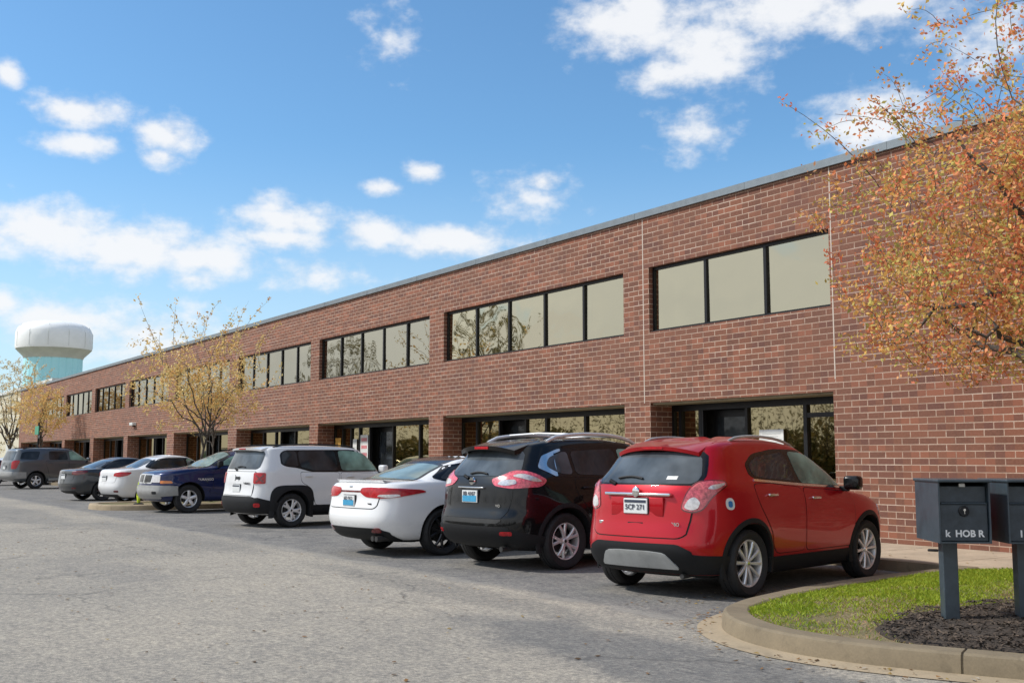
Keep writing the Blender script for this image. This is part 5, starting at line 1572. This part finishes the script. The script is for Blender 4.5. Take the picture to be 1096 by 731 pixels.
for ax in ('BR', 'BL'):
    lp = c.patch('tail_lamp', [(.50, .90), (.50, 1.12), (.76, 1.12), (.76, .90)], ax, 'lampred', off=.02, rnd_=1, nu=18, nv=10, skirt=.03)
    c.patch('tail_lamp_lens', [(.55, .94), (.71, 1.08), (.73, 1.06), (.57, .92)], ax, 'lampdark', off=.026, rnd_=0, parent=lp)
    c.patch('tail_lamp_lens', [(.55, 1.06), (.57, 1.08), (.73, .94), (.71, .92)], ax, 'lampdark', off=.026, rnd_=0, parent=lp)
    c.patch('lower_bumper', [(.40, .30), (.40, .60), (.62, .62), (.98, .52), (.98, .30)], ax, 'plastic', off=.014, rnd_=0, nu=20, nv=8)
    c.patch('reflector', [(.53, .43), (.53, .51), (.66, .51), (.66, .43)], ax, 'lampred', off=.024, rnd_=1)
text_mesh('Jeep', .13, M['gloss_black'], 'badge', tg, (c.hit('B', 0, .98)[0].x - .010, 0, 1.02), (R(90), 0, R(-90)), .002, .002)
text_mesh('RENEGADE', .06, M['gloss_black'], 'badge', tg, (c.hit('B', -.38, .88)[0].x - .010, -.36, .90), (R(90), 0, R(-90)), .002, .001)
c.plate(.80, tg, False, .0)
c.wiper(.10, 1.19, -.3, rg)
c.spoiler(.5, .14, .62, 1.63, 'white', .04)
c.mirror(3.02, 1.12, 'white')
c.rails(.5, 2.5, .64, 'plastic', .04, .016)
front_basic(c, .84, .92)
c.patch('windscreen', [(2.9, -.6), (2.9, .6), (3.22, .7), (3.22, -.7)], 'T', 'clear', off=.006, rnd_=1)

# ---- navy suv, nose to the drive ----------------------------------------
# its left front wheel is at (-28.57,-5.29); heading towards the drive
nv_spec = dict(L=4.75, W=1.84, axr=1.05, wb=2.80, track=1.60, rw=.365, ra=.43, paint='navy', belt=8, arch=.03, bowr=.07, bowf=.16, flare=.04, taper=.02,
    rings=[(.45, .28, 4.45, .28, .74, 8, 8), (.20, .34, 4.62, .32, .86, 8, 8), (.08, .44, 4.70, .42, .90, 8, 8), (.0, .56, 4.75, .54, .91, 8, 8),
           (.01, .68, 4.73, .66, .915, 8, 8), (.06, .84, 4.70, .86, .915, 8, 8), (.075, 1.0, 4.65, 1.01, .91, 8, 9), (.09, 1.12, 4.38, 1.11, .895, 8, 8), (.13, 1.20, 3.45, 1.19, .87, 7, 7),
           (.20, 1.34, 3.15, 1.34, .80, 7, 7), (.30, 1.48, 2.75, 1.50, .72, 7, 7), (.36, 1.57, 2.55, 1.585, .67, 7, 7), (.50, 1.61, 2.35, 1.62, .59, 6, 6),
           (.9, 1.63, 2.05, 1.64, .40, 4, 5), (1.3, 1.64, 1.8, 1.645, .12, 3, 3)])
hd = 275.0
hx, hy = math.cos(R(hd)), math.sin(R(hd))
# right rear wheel from the left front one
rrx = -28.57 - hx * 2.80 + hy * 1.60; rry = -5.29 - hy * 2.80 - hx * 1.60
nv = Car('parked_car', 'navy blue suv with silver front bumper, parked nose outwards', 'car', rrx, rry, hd, nv_spec)
c = nv
c.wheels(dict(n=5, w0=.04, w1=.04, rim=.62, dish=.8, mat='alloy', cap='alloy'))
c.both('window_surround', [(.36, 1.25), (.46, 1.50), (.7, 1.565), (2.3, 1.575), (2.75, 1.46), (3.22, 1.205), (1.0, 1.22)], 'gloss_black', off=.003, nu=30, nv=8)
c.both('window', [(.42, 1.27), (.50, 1.48), (.72, 1.54), (1.0, 1.545), (1.02, 1.25)], 'tint', off=.007)
c.both('window', [(1.08, 1.25), (1.06, 1.545), (1.95, 1.55), (1.98, 1.24)], 'tint', off=.007)
c.both('window', [(2.05, 1.24), (2.01, 1.55), (2.32, 1.54), (2.68, 1.44), (3.05, 1.225)], 'clear', off=.007)
c.door([(1.5, .50), (1.48, .68), (1.34, .86), (1.06, 1.0), (1.06, 1.15), (1.98, 1.14), (1.98, .46), (1.6, .46)], (1.3, 1.03))
c.door([(2.015, .46), (2.015, 1.14), (3.18, 1.11), (3.22, .9), (3.18, .52), (3.05, .46)], (2.25, 1.02))
c.both('side_trim', [(1.5, .52), (1.5, .60), (3.3, .60), (3.3, .52)], 'navy', off=.02, rnd_=0, nu=20, nv=2)
for ax in 'L':
    lo = c.hit('L', 3.3, .86)[0]
    text_mesh('DURANGO', .085, M['alloy'], 'badge', c.root, (3.42, lo.y + .012, .86), (R(90), 0, R(180)), .002, .001)
c.patch('front_bumper', [(-.74, .38), (-.76, .71), (.76, .71), (.74, .38)], 'F', 'tan_silver', off=.03, rnd_=1, nu=26, nv=10, skirt=.03)
for ax in ('FL', 'FR'):
    c.patch('front_bumper', [(.36, .42), (.36, .715), (.70, .71), (1.06, .70), (1.06, .46)], ax, 'tan_silver', off=.028, rnd_=0, nu=20, nv=8, skirt=.03)
    c.patch('fog_lamp', [(.42, .50), (.42, .56), (.56, .56), (.56, .50)], ax, 'plastic', off=.035, rnd_=1)
    hl = c.patch('head_lamp', [(.36, .79), (.36, .98), (.64, .98), (.64, .79)], ax, 'lampclear', off=.014, rnd_=1, skirt=.02)
    c.patch('turn_lamp', [(.64, .76), (.64, .84), (.92, .83), (.95, .77)], ax, 'amber', off=.016, rnd_=1, skirt=.02)
c.patch('grille', [(-.44, .76), (-.46, 1.0), (.46, 1.0), (.44, .76)], 'F', 'chrome', off=.012, rnd_=1, nu=20, nv=6)
gm = c.patch('grille_mesh', [(-.38, .785), (-.40, .975), (.40, .975), (.38, .785)], 'F', 'gloss_black', off=.017, rnd_=1, nu=20, nv=6)
c.patch('grille_cross', [(-.03, .78), (-.03, .98), (.03, .98), (.03, .78)], 'F', 'chrome', off=.024, rnd_=0, parent=gm)
c.patch('windscreen', [(2.62, -.56), (2.55, 0), (2.62, .56), (3.42, .72), (3.50, 0), (3.42, -.72)], 'T', 'paleglass', off=.006, rnd_=1, nu=22, nv=18)
c.patch('window_surround', [(2.58, -.60), (2.5, 0), (2.58, .60), (3.5, .77), (3.56, 0), (3.5, -.77)], 'T', 'gloss_black', off=.003, rnd_=1, nu=22, nv=18)
c.mirror(3.02, 1.2, 'plastic')
c.rails(.6, 2.2, .58, 'plastic', .045, .016)
for ax in ('BR', 'BL'): c.patch('tail_lamp', [(.50, .9), (.50, 1.15), (.74, 1.15), (.74, .9)], ax, 'lampred', off=.012, rnd_=1)
c.patch('rear_window', [(-.6, 1.2), (-.55, 1.5), (.55, 1.5), (.6, 1.2)], 'B', 'rearglass', off=.006, rnd_=1)

# ---- far cars ----------------------------------------------------------------
def small_sedan(label, wx, wy, hdg, paint_, L=4.7, H=1.44, light='lampred', wheel='alloy', dk=1.04):
    c = Car('parked_car', label, 'car', wx, wy, hdg, dict(L=L, W=1.80, axr=1.02, wb=2.72, track=1.57, rw=.325, ra=.375, paint=paint_, belt=9, arch=.035, bowr=.16, bowf=.3, flare=.025,
            per=4, ns=50, ne=16, rings=sedan_rings(L, 1.80, H, 0, dk)))
    c.wheels(dict(n=7, w0=.02, w1=.022, rim=.66, dish=.8, mat=wheel, cap='plastic'))
    sedan_glass(c, L, H, dk=dk)
    c.patch('rear_window', [(.68, -.62), (.62, 0), (.68, .62), (1.30, .50), (1.33, 0), (1.30, -.50)], 'T', 'rearglass', off=.006, rnd_=1, nu=16, nv=12)
    c.door([(1.52, .36), (1.48, .58), (1.34, .78), (1.28, 1.0), (2.28, .97), (2.28, .34), (1.6, .34)], (1.6, .88))
    c.door([(2.315, .34), (2.315, .97), (3.25, .93), (3.32, .8), (3.28, .4), (3.2, .34)], (2.58, .86))
    for ax in ('BR', 'BL'):
        lp = c.patch('tail_lamp', [(.42, .88), (.46, .97), (.70, 1.0), (.98, .99), (.90, .90), (.66, .85)], ax, light, off=.012, rnd_=2, nu=16, nv=6)
        c.patch('reflector', [(.46, .40), (.46, .45), (.62, .45), (.62, .40)], ax, 'lampdark', off=.012, rnd_=1)
    bl_ = c.patch('boot_lid', [(-.60, .72), (-.55, .68), (.55, .68), (.60, .72), (.64, .98), (-.64, .98)], 'B', paint_, off=.006, rnd_=1, nu=20, nv=8)
    c.plate(.80, bl_, False)
    c.patch('lower_bumper', [(-.6, .24), (-.62, .33), (.62, .33), (.6, .24)], 'B', 'plastic', off=.010, rnd_=1)
    c.mirror(3.22, .95, paint_)
    front_basic(c, .64, .92)
    c.patch('windscreen', [(L - 2.1, -.55), (L - 2.1, .55), (L - 1.45, .7), (L - 1.45, -.7)], 'T', 'paleglass', off=.006, rnd_=1)
    return c
w2 = small_sedan('white sedan beside the far kerb island, behind the navy suv', -33.9, -4.9, 99, 'white', 4.75, 1.50, 'lampred', dk=1.08)
lo = w2.hit('B', .50, .62)[0]
mesh_obj('tow_cover', rbox(lo.x - .02, lo.x + .02, -.02, .10, .56, .70, .01, 1), M['plastic'], w2.root)
d2 = small_sedan('charcoal sedan between the grey suv and the white sedan', -38.2, -5.2, 100, 'charcoal', 4.8, 1.43, 'lampdark', 'alloy_dark', dk=1.04)
d3 = small_sedan('pale car cut off by the left border behind the grey suv', -61.6, -5.0, 100, 'white', 4.7, 1.45)
gs = Car('parked_car', 'large grey suv with bright red tail lamp at the far left', 'car', -54.3, -4.4, 101, dict(
    L=5.2, W=1.98, axr=1.15, wb=3.02, track=1.70, rw=.375, ra=.45, paint='greymet', belt=8, arch=.03, bowr=.07, bowf=.16, flare=.03, taper=.02, per=4, ns=54, ne=18,
    rings=[(.45, .32, 4.9, .32, .80, 8, 8), (.20, .38, 5.08, .36, .92, 8, 8), (.08, .48, 5.15, .46, .97, 8, 8), (.0, .60, 5.2, .58, .98, 8, 8),
           (.01, .72, 5.18, .70, .985, 8, 8), (.06, .88, 5.13, .86, .985, 8, 8), (.075, 1.04, 5.05, 1.0, .98, 8, 8), (.09, 1.18, 4.7, 1.12, .97, 8, 7), (.12, 1.28, 3.95, 1.22, .95, 8, 7),
           (.18, 1.45, 3.55, 1.45, .88, 8, 7), (.26, 1.66, 3.2, 1.68, .80, 8, 7), (.30, 1.77, 3.05, 1.79, .75, 8, 7), (.44, 1.83, 2.85, 1.835, .67, 6, 6),
           (.9, 1.855, 2.4, 1.86, .45, 4, 5), (1.4, 1.86, 2.0, 1.865, .12, 3, 3)]))
c = gs
c.wheels(dict(n=5, w0=.045, w1=.04, rim=.62, dish=.8, mat='alloy', cap='alloy'))
c.both('window', [(.42, 1.36), (.52, 1.66), (.70, 1.71), (1.35, 1.72), (1.20, 1.34)], 'tint', off=.006)
c.both('window', [(1.72, 1.34), (1.74, 1.72), (2.56, 1.73), (2.60, 1.33)], 'tint', off=.006)
c.both('window', [(2.70, 1.33), (2.68, 1.73), (3.0, 1.72), (3.25, 1.56), (3.62, 1.30)], 'clear', off=.006)
c.door([(1.72, .60), (1.70, .8), (1.62, 1.0), (1.55, 1.28), (2.62, 1.28), (2.62, .52), (1.8, .52)], (1.75, 1.18))
c.door([(2.655, .52), (2.655, 1.28), (3.70, 1.22), (3.72, .95), (3.66, .58), (3.55, .52)], (2.85, 1.16))
c.both('running_board', [(1.7, .40), (1.7, .48), (3.6, .48), (3.6, .40)], 'bronze_silver', off=.07, rnd_=0, nu=20, nv=2, skirt=.08)
c.patch('rear_window', [(-.66, 1.32), (.66, 1.32), (.62, 1.70), (-.62, 1.70)], 'B', 'rearglass', off=.006, rnd_=1)
c.patch('rear_bumper', [(-.8, .45), (-.8, .78), (.8, .78), (.8, .45)], 'B', 'tan_silver', off=.03, rnd_=1, skirt=.03)
for ax in ('BR', 'BL'):
    c.patch('rear_bumper', [(.40, .45), (.40, .78), (1.18, .77), (1.18, .50)], ax, 'tan_silver', off=.02, rnd_=0)
    c.patch('tail_lamp', [(.56, .92), (.56, 1.24), (.70, 1.30), (.92, 1.30), (.92, 1.22), (.80, .92)], ax, 'lampred', off=.014, rnd_=1)
c.plate(.98, c.root, False)
c.mirror(3.5, 1.28, 'greymet')
c.rails(.6, 2.9, .66, 'plastic', .05, .018)
front_basic(c, .95, 1.0, grille_z=(.66, .92))
c.patch('windscreen', [(3.2, -.6), (3.2, .6), (3.85, .8), (3.85, -.8)], 'T', 'paleglass', off=.006, rnd_=1)
